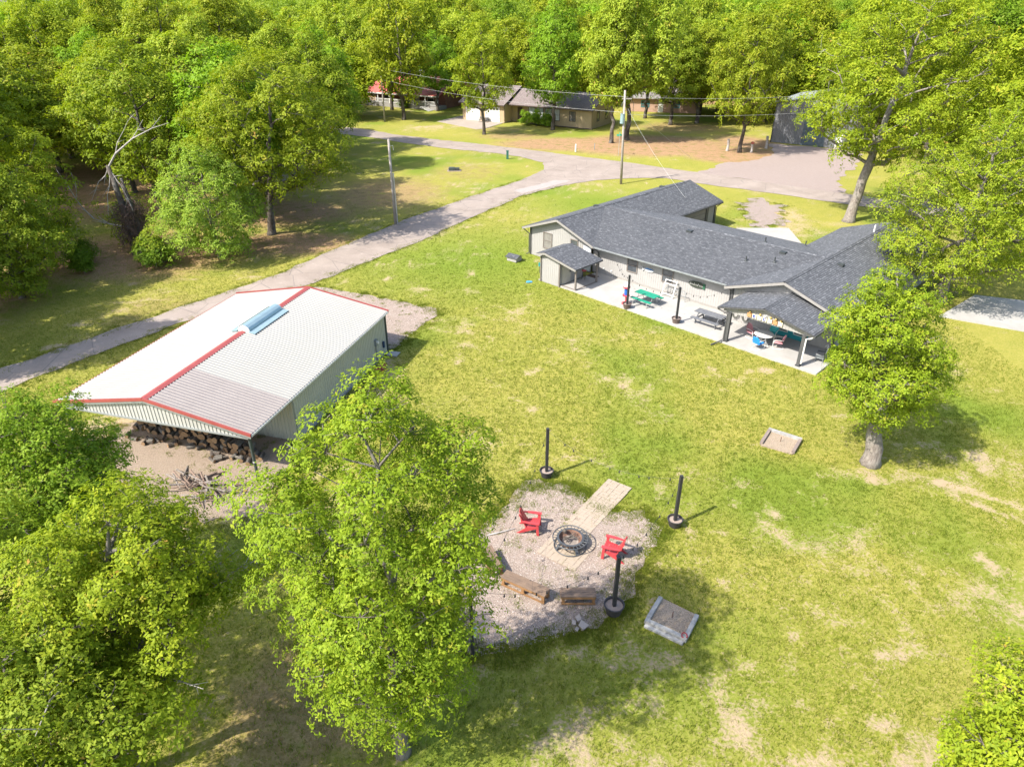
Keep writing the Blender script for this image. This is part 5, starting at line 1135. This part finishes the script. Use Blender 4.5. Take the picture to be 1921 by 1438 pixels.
for i in range(34):
    o = link('brush_branch', rnd.choice(stk)); x = bw0[0] + rnd.gauss(0, .75) ; y = bw0[1] + rnd.gauss(0, .38) - .25 * (x - bw0[0])
    o.location = (x, y, .06 + rnd.uniform(0, .28)); o.rotation_euler = (rnd.uniform(-.3, .3), rnd.uniform(-.25, .25), R(-35) + rnd.gauss(0, .6)); tag(o, 'bare grey branch in the brush pile on the dirt', 'branch', 'brush pile branches')
for i in range(12):
    o = link('brush_branch', rnd.choice(stk)); o.location = (-12.55 + rnd.gauss(0, .4), 24.9 + rnd.gauss(0, .25), .06 + rnd.uniform(0, .12)); o.scale = (.6, .6, .6); o.rotation_euler = (rnd.uniform(-.3, .3), rnd.uniform(-.2, .2), rnd.uniform(0, 3.1)); tag(o, 'short twig in the small pile by the barn post', 'branch', 'twig pile by the barn post')
bk = MB().box(-.1, .1, -.05, .05, -.03, .03).mesh('brick'); bk.materials.append(pm('red_brick', (.34, .06, .05), (.24, .045, .04), 6, .85))
for i in range(46):
    x, y = bw(5.75 + abs(rnd.gauss(0, .22)), 4.25 + rnd.gauss(0, .5)); o = link('loose_brick', bk); o.location = (x, y, .035 + rnd.choice((0, 0, .06, .11))); o.rotation_euler = (rnd.choice((0, 0, .3)), rnd.uniform(-.3, .3), rnd.uniform(0, 3.1)); tag(o, 'red brick in the heap against the barn wall', 'brick', 'brick heap by the barn')
o = tag(MB().box(-.35, .35, -.3, .3, 0, .06).build('step_slab', M_CONC), 'small concrete slab at the barn corner', 'slab'); x, y = bw(5.75, 6.75); o.location = (x, y, .0); o.rotation_euler = (0, 0, BARN_A)
for k, (x, y, h) in enumerate([(32.2, 106.2, 1.7), (35.4, 104.9, 1.2), (38.6, 108.0, 1.8)]):
    o = thing('garden_totem', ('weathered grey yard stump beside the big two-stemmed tree', 'low weathered grey stump with red flowers in the dirt yard', 'tall weathered grey stump at the garage corner')[k], 'stump', (x, y, 0), .4 * k, 'weathered stumps in the yard')
    MB().path([(0, 0, 0), (.06, .02, h * .5), (.0, .05, h)], [.22, .17, .20], 8).build('stump', M_DEAD, o)
    if k == 1: MB().blob((.1, .1, h + .15), .28, 8, 6, .7).build('flowers', pm('red_flower', (.45, .10, .09), (.30, .12, .06), 9, .8), o)
pt = picnic('picnic_table', 'small grey picnic table on the tan house driveway', (-5.2, 134.5, .05), R(-30), M_GREYW, M_GREYW, 2.0)
# ------------------------------------------------------------------ trees
def rosettes(rng, C, Nn, size, nl, asp=.42):
    """leaf rosettes: nl folded leaves fanned about every centre C with axis Nn"""
    n = len(C); up = rng.normal(size=(n, 3)); t = np.cross(Nn, up); t /= np.linalg.norm(t, axis=1, keepdims=True) + 1e-9; b = np.cross(Nn, t)
    th = (np.arange(nl)[None] / nl * 6.283 + rng.uniform(0, 6.28, (n, 1)) + rng.normal(0, .35, (n, nl)))[..., None]
    ph = rng.uniform(-.45, .55, (n, nl, 1)); sz = size * rng.uniform(.65, 1.25, (n, nl, 1))
    d = (np.cos(th) * t[:, None] + np.sin(th) * b[:, None]) * np.cos(ph) + Nn[:, None] * np.sin(ph)
    side = np.cross(np.broadcast_to(Nn[:, None], d.shape), d); side /= np.linalg.norm(side, axis=2, keepdims=True) + 1e-9
    c = C[:, None] + rng.normal(0, size * .22, (n, nl, 3))
    p0 = c + d * sz * .08; mid = c + d * sz * .58 + Nn[:, None] * sz * .06
    p1 = mid + side * sz * asp * .5; p3 = mid - side * sz * asp * .5; p2 = c + d * sz - Nn[:, None] * sz * .10
    return np.stack([p0, p1, p2, p3], 2).reshape(-1, 3)

def gen_tree(seed, h, prof, trunk_r, nclump, cr, nros, rs, nl=5, lean=(0, 0), trunk_top=.8, bark=None, wander=.12, droop=0.0, bare=0, flat=.75, gap=0.0, leaf_twigs=4):
    rng = np.random.default_rng(seed); pz = np.array([p[0] for p in prof]); pr = np.array([p[1] for p in prof])
    z0, z1 = pz[0], pz[-1]
    off = lambda z: np.array([lean[0], lean[1]]) * (np.clip(z, 0, None) / h) ** 1.15
    zz = np.linspace(z0, z1, 200); w = np.interp(zz, pz, pr) + .15; cdf = np.cumsum(w ** 1.3); cdf /= cdf[-1]
    C = []
    for i in range(nclump):
        z = np.interp((i + rng.uniform(0, 1)) / nclump, cdf, zz); r = np.interp(z, pz, pr); a = i * 2.39996 + rng.normal(0, .5)
        q = max(0, r - cr * .55) * rng.uniform(.12, 1) ** .5
        o = off(z); C.append((o[0] + q * math.cos(a), o[1] + q * math.sin(a), z + rng.normal(0, .15)))
    C = np.array(C); CR = cr * rng.uniform(.6, 1.35, nclump)
    # skeleton
    pos = []; par = []; nt = max(5, int(h * trunk_top / .8))
    for i in range(nt + 1):
        z = h * trunk_top * i / nt; o = off(z); wv = wander * min(1, i / 3); pos.append(np.array([o[0] + rng.normal(0, wv), o[1] + rng.normal(0, wv), z - (.15 if i == 0 else 0)])); par.append(i - 1)
    ntr = len(pos); paths = []
    ax = np.hypot(C[:, 0] - off(0)[0], C[:, 1]); order = np.argsort(np.hypot(C[:, 0] - np.array([off(c[2])[0] for c in C]), C[:, 1] - np.array([off(c[2])[1] for c in C])))
    for ci in order:
        c = C[ci]; P_ = np.array(pos); dd = np.linalg.norm(P_ - c, axis=1)
        cost = dd + 1.5 * np.clip(P_[:, 2] - (c[2] - .30 * dd), 0, None) + 4.0 * (P_[:, 2] < z0 * .8)
        k = int(np.argmin(cost)); d = dd[k]; m = max(2, int(d / .8)); a = P_[k]; ctrl = (a + c) / 2 + np.array([rng.normal(0, .07 * d), rng.normal(0, .07 * d), .10 * d]); pth = [k]
        for s in range(1, m + 1):
            u = s / m; p = (1 - u) ** 2 * a + 2 * u * (1 - u) * ctrl + u * u * c + (rng.normal(0, .03, 3) if s < m else 0); pos.append(p); par.append(pth[-1]); pth.append(len(pos) - 1)
        paths.append(pth)
    wgt = np.zeros(len(pos))
    for pth in paths:
        k = pth[-1]
        while k >= 0: wgt[k] += 1; k = par[k]
    W = wgt[0] + 1e-6
    rad = np.maximum(trunk_r * .95 * (wgt / W) ** .52, .012)
    for i in range(ntr):
        z = pos[i][2]; rad[i] = max(rad[i] * .9, trunk_r * (1 - .85 * i / ntr)); 
        if i == 0: rad[i] = trunk_r * 1.45
        if i == 1: rad[i] = trunk_r * 1.02
    mb = MB(); tp = [pos[i] for i in range(ntr)]; tr_ = [rad[i] for i in range(ntr)]
    tp.insert(1, tp[0] * .55 + tp[1] * .45); tr_.insert(1, trunk_r * 1.1)
    mb.path(tp, tr_, 10)
    for pth in paths:
        rr = [rad[k] for k in pth]; rr[0] = min(rr[0], rr[1] * 1.4); mb.path([pos[k] for k in pth], rr, 6 if rr[0] > .04 else 4, False)
    for ci in range(nclump):
        for q in range(leaf_twigs):
            v = rng.normal(size=3); v[2] = abs(v[2]) * .6; v /= np.linalg.norm(v); e = C[ci] + v * CR[ci] * .85; mb.path([C[ci], (C[ci] + e) / 2 + rng.normal(0, .05, 3), e], [.016, .011, .006], 3, False)
    dead = []
    for q in range(bare):
        ci = int(order[-1 - rng.integers(0, max(2, nclump // 2))]); o = off(C[ci][2]); v = C[ci] - np.array([o[0], o[1], C[ci][2] - 1.0]); v /= np.linalg.norm(v)
        p0 = C[ci]; p1 = p0 + v * cr * 1.0; p2 = p1 + (v + rng.normal(0, .35, 3)) * cr * .9
        dead.append(MB()); dead[-1].path([p0, p1, p2], [.03, .02, .006], 5, False)
        for s in range(3): a = p0 + (p2 - p0) * rng.uniform(.3, .9); dead[-1].path([a, a + (v + rng.normal(0, .8, 3)) * cr * .5], [.015, .005], 4, False)
    tme = mb.mesh('trunk'); tme.materials.append(bark or M_BARK); tme.polygons.foreach_set('use_smooth', [True] * len(tme.polygons))
    # leaves
    share = CR ** 2 / np.sum(CR ** 2); Lc = []; Ln = []
    for ci in range(nclump):
        k = max(3, int(nros * share[ci])); v = rng.normal(size=(k, 3)); v /= np.linalg.norm(v, axis=1, keepdims=True)
        fl = (v[:, 2] < -.05) & (rng.random(k) < .78); v[fl, 2] *= -1
        q = rng.uniform(.45, 1.0, (k, 1)) ** .5
        o = off(C[ci][2]); ov = C[ci] - np.array([o[0], o[1], (z0 + z1) / 2 * .8 + .2 * C[ci][2]]); ol = np.linalg.norm(ov) + 1e-6; ov = ov / ol
        S = v * q * CR[ci] * np.array([1, 1, flat])
        if rng.random() < .35: S = S + ov * (np.clip(S @ ov, 0, None) * rng.uniform(.5, 1.1))[:, None]     # a shoot reaching out
        p = C[ci] + S
        if droop: p[:, 2] -= droop * (np.hypot(S[:, 0], S[:, 1]) / CR[ci]) ** 2 * CR[ci]
        nn = v * .95 + ov * .25 + np.array([0, 0, .55]) + rng.normal(0, .30, (k, 3)); nn /= np.linalg.norm(nn, axis=1, keepdims=True)
        Lc.append(p); Ln.append(nn)
    Lc = np.concatenate(Lc); Ln = np.concatenate(Ln); V = rosettes(rng, Lc, Ln, rs, nl); V[:, 2] = np.maximum(V[:, 2], .25)
    F = np.arange(len(V)).reshape(-1, 4); hue = np.clip(rng.beta(3.2, 3.4, len(Lc))[:, None] + rng.normal(0, .06, (len(Lc), nl)), 0, 1); hue[rng.random(len(Lc)) < .012] = .97
    cme = bpy.data.meshes.new('crown'); np_mesh(cme, V, F, None, {'rnd': hue}); cme.materials.append(M_LEAF)
    dme = None
    if bare:
        dme = [d.mesh('dead_branch') for d in dead]
        for d in dme: d.materials.append(M_DEAD)
    return tme, cme, dme
def place_tree(meshes, name, label, loc, rz=0.0, s=1.0, col=(1, 1, 1), group=None, sz=None):
    t = thing(name, label, 'tree', (*loc, 0) if len(loc) == 2 else loc, rz, group); t.scale = (s, s, sz or s)
    a = link('trunk', meshes[0], t); c = link('crown', meshes[1], t); c.color = (*col, 1)
    for d in meshes[2] or (): link('dead_branch', d, t)
    return t
YEL = (1.14, 1.10, .85); MID = (1, 1, 1); FRESH = (.92, 1.15, 1.0); DEEP = (.62, .78, .8); PALE = (1.15, 1.25, 2.2); OLIVE = (1.05, .97, .85); LITE = (1.28, 1.24, 1.45)

# foreground oaks
place_tree(gen_tree(11, 12.0, [(1.7, .9), (2.9, 1.9), (4.6, 2.6), (7.0, 3.0), (8.9, 3.0), (10.4, 2.7), (11.4, 2.0), (12.0, 1.0)], .20, 150, .72, 14500, .112, 6, lean=(.2, .2), bark=M_BARK, bare=0, trunk_top=.85),
           'oak_tree', 'tall slim bright green oak standing in front of the barn corner', (-3.25, 12.4), 0, 1, (.98, 1.04, .9))
place_tree(gen_tree(12, 9.6, [(4.0, 1.4), (5.2, 2.6), (7.0, 2.9), (8.7, 1.9), (9.6, .8)], .22, 105, .72, 11500, .115, 6, lean=(2.1, .3), bare=4), 'oak_tree', 'bright yellow-green oak with bare grey twigs beside the slim oak', (-11.0, 11.7), 0, 1, YEL)
place_tree(gen_tree(13, 8.3, [(2.6, 1.2), (3.8, 2.5), (5.6, 2.8), (7.2, 1.9), (8.3, .7)], .20, 110, .85, 8500, .135, 6), 'oak_tree', 'deep green oak in front of the left barn post', (-15.6, 18.4), 0, 1, (.85, 1.0, .9))
place_tree(gen_tree(14, 7.5, [(2.2, 1.2), (4.0, 2.1), (5.7, 2.0), (6.9, 1.2), (7.5, .5)], .16, 60, .75, 7500, .112, 6), 'oak_tree', 'small lime-green oak standing alone below the log box lawn', (10.9, 8.7), 0, 1, YEL)
place_tree(gen_tree(15, 8.0, [(2.6, 1.2), (4.2, 2.3), (6, 2.5), (7.3, 1.5), (8.0, .6)], .17, 80, .8, 9000, .115, 6), 'oak_tree', 'leafy green oak low in front of the yellow-green oak', (-10.3, 9.5), 2, 1, MID)
place_tree(gen_tree(16, 9.6, [(2.2, .9), (3.2, 2.3), (5.2, 2.8), (7.4, 2.4), (8.8, 1.5), (9.6, .5)], .38, 85, .75, 7600, .145, 6, lean=(-1.2, .4), bark=M_BARK_PALE, trunk_top=.7), 'oak_tree', 'round oak with thick pale trunk on the lawn right of the porch', (17.36, 27.0), 0, 1, (1.05, 1.08, .9))
place_tree(gen_tree(17, 13.0, [(1.8, 3.0), (3.4, 5.6), (7, 6.6), (10, 5.2), (12, 2.8), (13, 1)], .40, 150, 1.1, 10000, .20, 5, bark=M_BARK, lean=(.6, 0)), 'oak_tree', 'wide spreading oak overhanging the right end of the grey house', (32.0, 47.6), 0, 1, (1.1, 1.08, .95))
place_tree(gen_tree(18, 20.0, [(6.0, 3), (8.5, 7.2), (12, 9.0), (16, 7.5), (18.5, 4.5), (20, 1.5)], .52, 190, 1.3, 11000, .29, 5, lean=(3.0, .5), bark=M_BARK_PALE, bare=4, wander=.03), 'oak_tree', 'very tall oak with a leaning bare trunk between house and street', (34.25, 68.7), 0, 1, YEL)
# mid distance, unique
place_tree(gen_tree(19, 15.5, [(3.9, 2.5), (5.8, 6.6), (9, 7.8), (12.5, 6.2), (15, 2.5)], .36, 170, 1.15, 9500, .27, 5, bark=M_BARK_DARK, lean=(2.6, 0)), 'oak_tree', 'broad dark-trunked oak on the grass beside the lane', (-23.1, 64.3), 0, 1, (1.0, .95, .8))
place_tree(gen_tree(20, 9.0, [(.9, 3.2), (3, 4.8), (5.5, 4.6), (8, 2.8), (9, 1)], .16, 130, .9, 7500, .21, 5, droop=.6), 'elm_tree', 'soft pale green drooping elm beside the dead vine-covered tree', (-25.6, 57.6), 0, 1, (1.15, 1.25, 2.0))
place_tree(gen_tree(22, 13.0, [(1.4, 3.2), (3.5, 5.6), (7, 6.0), (10.5, 4.2), (13, 1.2)], .30, 150, 1.05, 9000, .26, 5, bark=M_BARK_DARK), 'oak_tree', 'low-branched yellow-green oak left of the dead tree', (-40.8, 53.8), 0, 1, YEL)
place_tree(gen_tree(23, 9.5, [(.8, 2.6), (2.5, 4.2), (5, 4.4), (7.6, 3.0), (9.5, 1.0)], .2, 110, .9, 7500, .22, 5, bark=M_BARK_DARK), 'oak_tree', 'low leafy oak drooping to the ground at the left of the lane', (-37.0, 48.2), 0, 1, MID)
place_tree(gen_tree(24, 9.8, [(3.0, 1.6), (4.6, 3.0), (6.8, 3.2), (8.6, 2.2), (9.8, .8)], .22, 70, .9, 7000, .14, 5), 'oak_tree', 'green oak overlapping the left side of the twiggy yellow-green oak', (-15.4, 12.4), 0, 1, MID)
# dead tree wrapped in vines
dt = thing('dead_tree', 'dead tree with pale bare limbs and a brown vine-shrouded trunk', 'tree', (-33.2, 58.4, 0))
rnd = random.Random(31); mb = MB()
mb.path([(0, 0, -.1), (.1, 0, 2), (-.2, .1, 4.6), (-.5, .1, 7.6)], [.42, .32, .26, .16], 10); mb.path([(.5, .2, -.1), (.7, .1, 2.5), (.5, 0, 5), (0.2, .3, 6.5)], [.35, .28, .2, .1], 8)
mb.build('trunk', M_BARK_DARK, dt, True)
lb = MB(); lb.path([(-.5, .1, 7.4), (.6, -.2, 8.6), (2.4, -.4, 9.8), (4.2, -.4, 10.6), (5.6, -.3, 11.0)], [.10, .08, .055, .03, .012], 7)
for a, b, r in [((.6, -.2, 8.6), (1.6, .2, 10.4), .06), ((2.4, -.4, 9.8), (3.4, .1, 11.2), .05), ((1.6, .2, 10.4), (2.6, .6, 11.6), .03), ((-.5, .1, 7.4), (-1.8, .4, 6.2), .08), ((-1.8, .4, 6.2), (-2.8, .2, 4.6), .05), ((-.5, .1, 7.4), (.4, -.3, 6.0), .07), ((.4, -.3, 6.0), (1.0, -.6, 4.0), .05), ((-.4, 0, 7), (-.9, -.5, 5.2), .06), ((-.9, -.5, 5.2), (-1.1, -.8, 3.6), .04), ((4.2, -.4, 10.6), (4.9, .3, 11.5), .03), ((-4.2, .5, 4.6), (-5.0, .2, 7.4), .05), ((-3.2, .5, 3.0), (-4.2, .5, 4.6), .08), ((-4.2, .5, 4.6), (-3.9, .4, 7.0), .04), ((-.2, 0, 2.4), (-3.2, .5, 3.0), .09)]:
    m_ = tuple((a[i] + b[i]) / 2 + rnd.uniform(-.15, .15) for i in range(3)); lb.path([a, m_, b], [r * .75, r * .55, r * .3], 6, False)
    for q in range(3): e = tuple(m_[i] + (b[i] - a[i]) * .3 + rnd.uniform(-.5, .5) for i in range(3)); lb.path([m_, e], [r * .35, r * .12], 4, False)
lb.build('bare_limb', M_DEAD, dt)
vn = MB()
for k in range(520):
    a = rnd.uniform(0, 6.28); z = rnd.uniform(1.2, 4.6); r = .4 + .6 * math.sin(min(1, z / 4.8) * 3.0); x, y = .25 + r * math.cos(a), .1 + r * math.sin(a)
    q = rnd.uniform(.5, 1.25); p0 = (x * q, y * q, z); p1 = tuple(p0[i] + rnd.gauss(0, (.35, .35, .3)[i]) for i in range(3)); p2 = (p1[0] + rnd.gauss(0, .3), p1[1] + rnd.gauss(0, .3), p1[2] - rnd.uniform(0, .9))
    vn.path([p0, p1, p2], [.02, .03, .012], 3, False)
vn.build('vine_tangle', pm('dry_vine', (.15, .095, .07), (.09, .06, .05), 5, .95), dt)

# shared kinds for the yards and the wood behind
V = {}
for k in range(5):
    sd = 40 + k; r = (5.6, 6.2, 5.0, 6.6, 5.4)[k]; hh = (15, 14, 16, 15.5, 13)[k]; zb = (3.4, 4.0, 4.2, 3.6, 3.0)[k]
    V[k] = gen_tree(sd, hh, [(zb, r * .35), (zb + 1.6, r * .85), (hh * .55, r), (hh * .8, r * .75), (hh * .95, r * .35), (hh, .6)], .30, 120, 1.05, 5600, .36, 4, bark=M_BARK_DARK, leaf_twigs=2)
FV = {}
for k in range(5):
    r = (5.8, 6.6, 5.2, 6.2, 7.0)[k]; hh = (15, 16, 14, 17, 15)[k]
    FV[k] = gen_tree(60 + k, hh, [(3.0, r * .4), (5.5, r * .9), (hh * .6, r), (hh * .82, r * .72), (hh * .95, r * .35), (hh, .6)], .32, 85, 1.35, 2500, .58, 4, bark=M_BARK_DARK, leaf_twigs=0)
special = [('oak tree with forked trunk in front of the tan house garage', (-4.7, 120.8), 3, 14.2 / 15.5, YEL), ('oak tree leaning over the white porch railing of the red-roofed house', (-24.8, 150.9), 2, 1.1, MID),
           ('oak tree growing right in front of the tan house windows', (7.1, 125.4), 0, 1.05, FRESH), ('thin dark-trunked tree at the right corner of the tan house', (15.7, 112.9), 2, 1.05, LITE),
           ('tallest oak between the street sign and the tan house', (18.5, 115.8), 1, 1.35, LITE), ('two-stemmed oak in the dirt yard left of the dark garage', (33.7, 105), 3, .98, OLIVE),
           ('oak tree left of the two-stemmed oak at the back of the dirt yard', (28.7, 131), 0, 1.1, MID), ('oak tree at the back of the dirt yard beside the leaning trunk', (34.0, 133), 4, 1.2, OLIVE), ('oak tree hiding the left half of the peach house', (25.5, 139), 2, 1.1, FRESH), ('oak tree hiding the right half of the peach house', (36.5, 141.5), 3, 1.1, LITE), ('oak tree hiding the right end of the red-roofed house', (-15.2, 149), 1, 1.0, FRESH), ('oak tree right behind the dark garage corner', (42, 130), 3, 1.15, MID),
           ('oak tree behind the right end of the grey house roof', (40.5, 56), 0, .85, MID), ('big yellow-green oak behind the white pad at the far right', (47, 62), 3, 1.28, YEL), ('big oak over the right edge of the street', (58, 80), 1, 1.2, YEL), ('oak shading the street right of the garage', (57, 97), 0, 1.2, OLIVE), ('oak tree behind the leaning trunk across the street', (53, 112), 4, 1.3, MID),
           ('yellow-green oak well left of the dead tree', (-49, 57.5), 1, 1.05, YEL), ('oak tree at the far left beside the lane', (-46, 46), 0, .95, MID), ('oak tree shading the lane left of the barn', (-36.5, 35.5), 2, .95, MID), ('oak tree at the lane edge behind the lane-shading oak', (-41, 40.5), 0, .9, FRESH), ('oak tree left of the gravel lane, half out of sight', (-37.5, 44.5), 4, .55, MID), ('oak tree right behind the dead tree', (-36, 70), 3, 1.05, MID), ('tall oak at the left edge behind the dead tree', (-51, 66), 2, 1.15, YEL), ('oak tree behind the broad dark-trunked oak', (-28, 79), 1, 1.1, YEL), ('oak tree shading the lawn left of the bare pole', (-25, 92), 0, 1.05, MID), ('oak tree at the bend of the street', (-28, 107), 3, 1.05, FRESH)]
for i, (lab, loc, k, s, col) in enumerate(special):
    place_tree(V[k], 'oak_tree', lab, loc, i * 1.7, s, col, None, s * (1.22 if i < 6 else 1.0))
rnd = random.Random(77); cols = [YEL, YEL, MID, FRESH, OLIVE, LITE, (.66, .82, .8), (1.1, 1.0, .8)]
roadbox = np.array(ROAD)
def clear(x, y):
    if -19 < x < 27 and 104 < y < 151: return False
    if -37 < x < -8 and 140 < y < 172: return False
    if 18 < x < 56 and 60 < y < 134: return False
    if -24 < x < 60 and 55 < y < 134: return False
    if -39 < x < -27 and 82 < y < 95: return False
    if 20 < x < 40 and 142 < y < 158: return False
    if inpoly(np.array([x]), np.array([y]), ROAD)[0] or np.min(np.hypot(roadbox[:, 0] - x, roadbox[:, 1] - y)) < 5: return False
    for _, (a, b), _, _, _ in special:
        if math.hypot(a - x, b - y) < 6.5: return False
    return True
cand = []
yy = 70.0; row = 0
while yy < 232:
    step = 9.5; x = -.80 * (yy * .9 + 9) - 6 + (row % 2) * step / 2
    while x < .80 * (yy * .9 + 9) + 6:
        px, py = x + rnd.uniform(-2.6, 2.6), yy + rnd.uniform(-2.6, 2.6)
        if clear(px, py) and not (py < 120 and px > 20 and px < 56) and not (px < -20 and py < 70): cand.append((px, py))
        x += step
    yy += step; row += 1
cand.sort(key=lambda p: math.hypot(*p)); near = cand[:278]; rest = cand[278:]
print('TREES', len(cand), len(near))
for px, py in near:
    far = py > 128; D_ = FV if far else V; k = rnd.randrange(5); left = px < -15 and py < 145
    ci_ = rnd.randrange(len(cols)); tone = ('yellow-green', 'bright yellow-green', 'mid green', 'fresh green', 'olive green', 'pale green', 'deep green', 'warm green')[ci_] + (' tall' if k in (2, 3) else ' spreading')
    place_tree(D_[k], 'woodland_tree', tone + ' oak in the wood left of the street' if left else (tone + ' oak in the wood on the right behind the garage' if px > 40 and py < 175 else tone + ' oak in the dense wood behind the houses'), (px, py), rnd.uniform(0, 6.28), rnd.uniform(.92, 1.42), cols[ci_], 'woods left of the street' if left else ('woods behind the garage' if px > 40 and py < 175 else 'woods behind the houses'), rnd.uniform(.8, 1.4))
# the far wood that reads as one mass
rng = np.random.default_rng(99); pts = list(rest)
yy = 232.0
while yy < 1500:
    step = 10 * (1 + (yy - 232) / 330); x = -.80 * (yy * .9) - 20
    while x < .80 * (yy * .9) + 20: pts.append((x + rng.uniform(-4, 4), yy + rng.uniform(-4, 4))); x += step
    yy += step
Cc = []; Nn = []; HU = []
for px, py in pts:
    k = 168 if py < 420 else 84; hh = rng.uniform(13, 18) ; r = rng.uniform(5.5, 7.5) * (1 + max(0, py - 232) / 420)
    nc = 12; cv = rng.normal(size=(nc, 3)); cv /= np.linalg.norm(cv, axis=1, keepdims=True); cv[:, 2] = np.abs(cv[:, 2]) - .2
    u = rng.normal(size=(k, 3)); u[:, 2] = np.abs(u[:, 2]) * 1.0 - .15; u /= np.linalg.norm(u, axis=1, keepdims=True)
    v = np.repeat(cv, k // nc, 0) * .72 + u * .36; q = 1.0; lump = 1.0
    hz = max(0, py - 210) * .021 * min(1, max(.12, (px / py + .66) * 5)); Cc.append(np.array([px, py, hh * .62 + hz]) + v * q * lump * np.array([r, r, hh * .40])); Nn.append(u * .9 + np.array([0, 0, .35]) + rng.normal(0, .22, (k, 3))); HU.append(np.full(k, np.clip(rng.normal(.5, .2), .05, .95)))
Cc = np.concatenate(Cc); Nn = np.concatenate(Nn); Nn /= np.linalg.norm(Nn, axis=1, keepdims=True)
Vv = rosettes(rng, Cc, Nn, 1.25, 3, .6); hue = np.clip(np.repeat(np.concatenate(HU)[:, None], 3, 1) + rng.normal(0, .08, (len(Cc), 3)), 0, .96)
me = bpy.data.meshes.new('far_wood'); np_mesh(me, Vv, np.arange(len(Vv)).reshape(-1, 4), None, {'rnd': hue}); me.materials.append(M_LEAF)
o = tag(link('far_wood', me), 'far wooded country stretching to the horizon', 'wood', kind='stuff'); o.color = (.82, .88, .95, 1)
print('FARWOOD', len(pts), len(Vv) // 4)
# shrubs
def shrub(label, x, y, r, h, seed, col, name='shrub'):
    t, c, _ = gen_tree(seed, h, [(.25, r * .7), (h * .45, r), (h * .8, r * .75), (h, r * .3)], .05, 22, r * .45, 900, .22 if r > .8 else .12, 4, trunk_top=.6)
    T_ = thing(name, label, 'shrub', (x, y, 0)); link('stem', t, T_); cr_ = link('foliage', c, T_); cr_.color = (*col, 1)
tanw = lambda s, t_: (13.9 + s * math.cos(R(-30.5)) - t_ * math.sin(R(-30.5)), 125.8 + s * math.sin(R(-30.5)) + t_ * math.cos(R(-30.5)))
for k, s in enumerate((-12.3, -10.2, -8.0)): x, y = tanw(s, -1.4); shrub(('rounded green shrub by the entry of the tan house', 'rounded green shrub in the middle of the row at the tan house', 'rounded green shrub behind the trunk at the tan house')[k], x, y, 1.25, 2.1, 80 + k, FRESH)
shrub('dark green low bush at the foot of the white railing', -22.5, 153.0, 1.3, 1.4, 85, DEEP); shrub('bushy undergrowth to the right of the dead tree', -30.0, 55.0, 1.8, 2.2, 86, DEEP); shrub('bushy undergrowth to the left of the dead tree', -36.6, 56.0, 1.6, 1.8, 87, DEEP)
shrub('leafy undergrowth right at the foot of the dead tree', -30.4, 55.8, 1.5, 2.6, 90, MID); shrub('tall leafy undergrowth behind the dead tree', -34.6, 60.8, 2.2, 4.2, 91, MID)
shrub('small sapling at the left front of the dead tree', -35.2, 53.6, .9, 1.9, 88, DEEP)
x, y = hw(28.2, -1.5); shrub('dark bush hiding the right end of the porch', x, y, .9, 1.7, 89, DEEP)
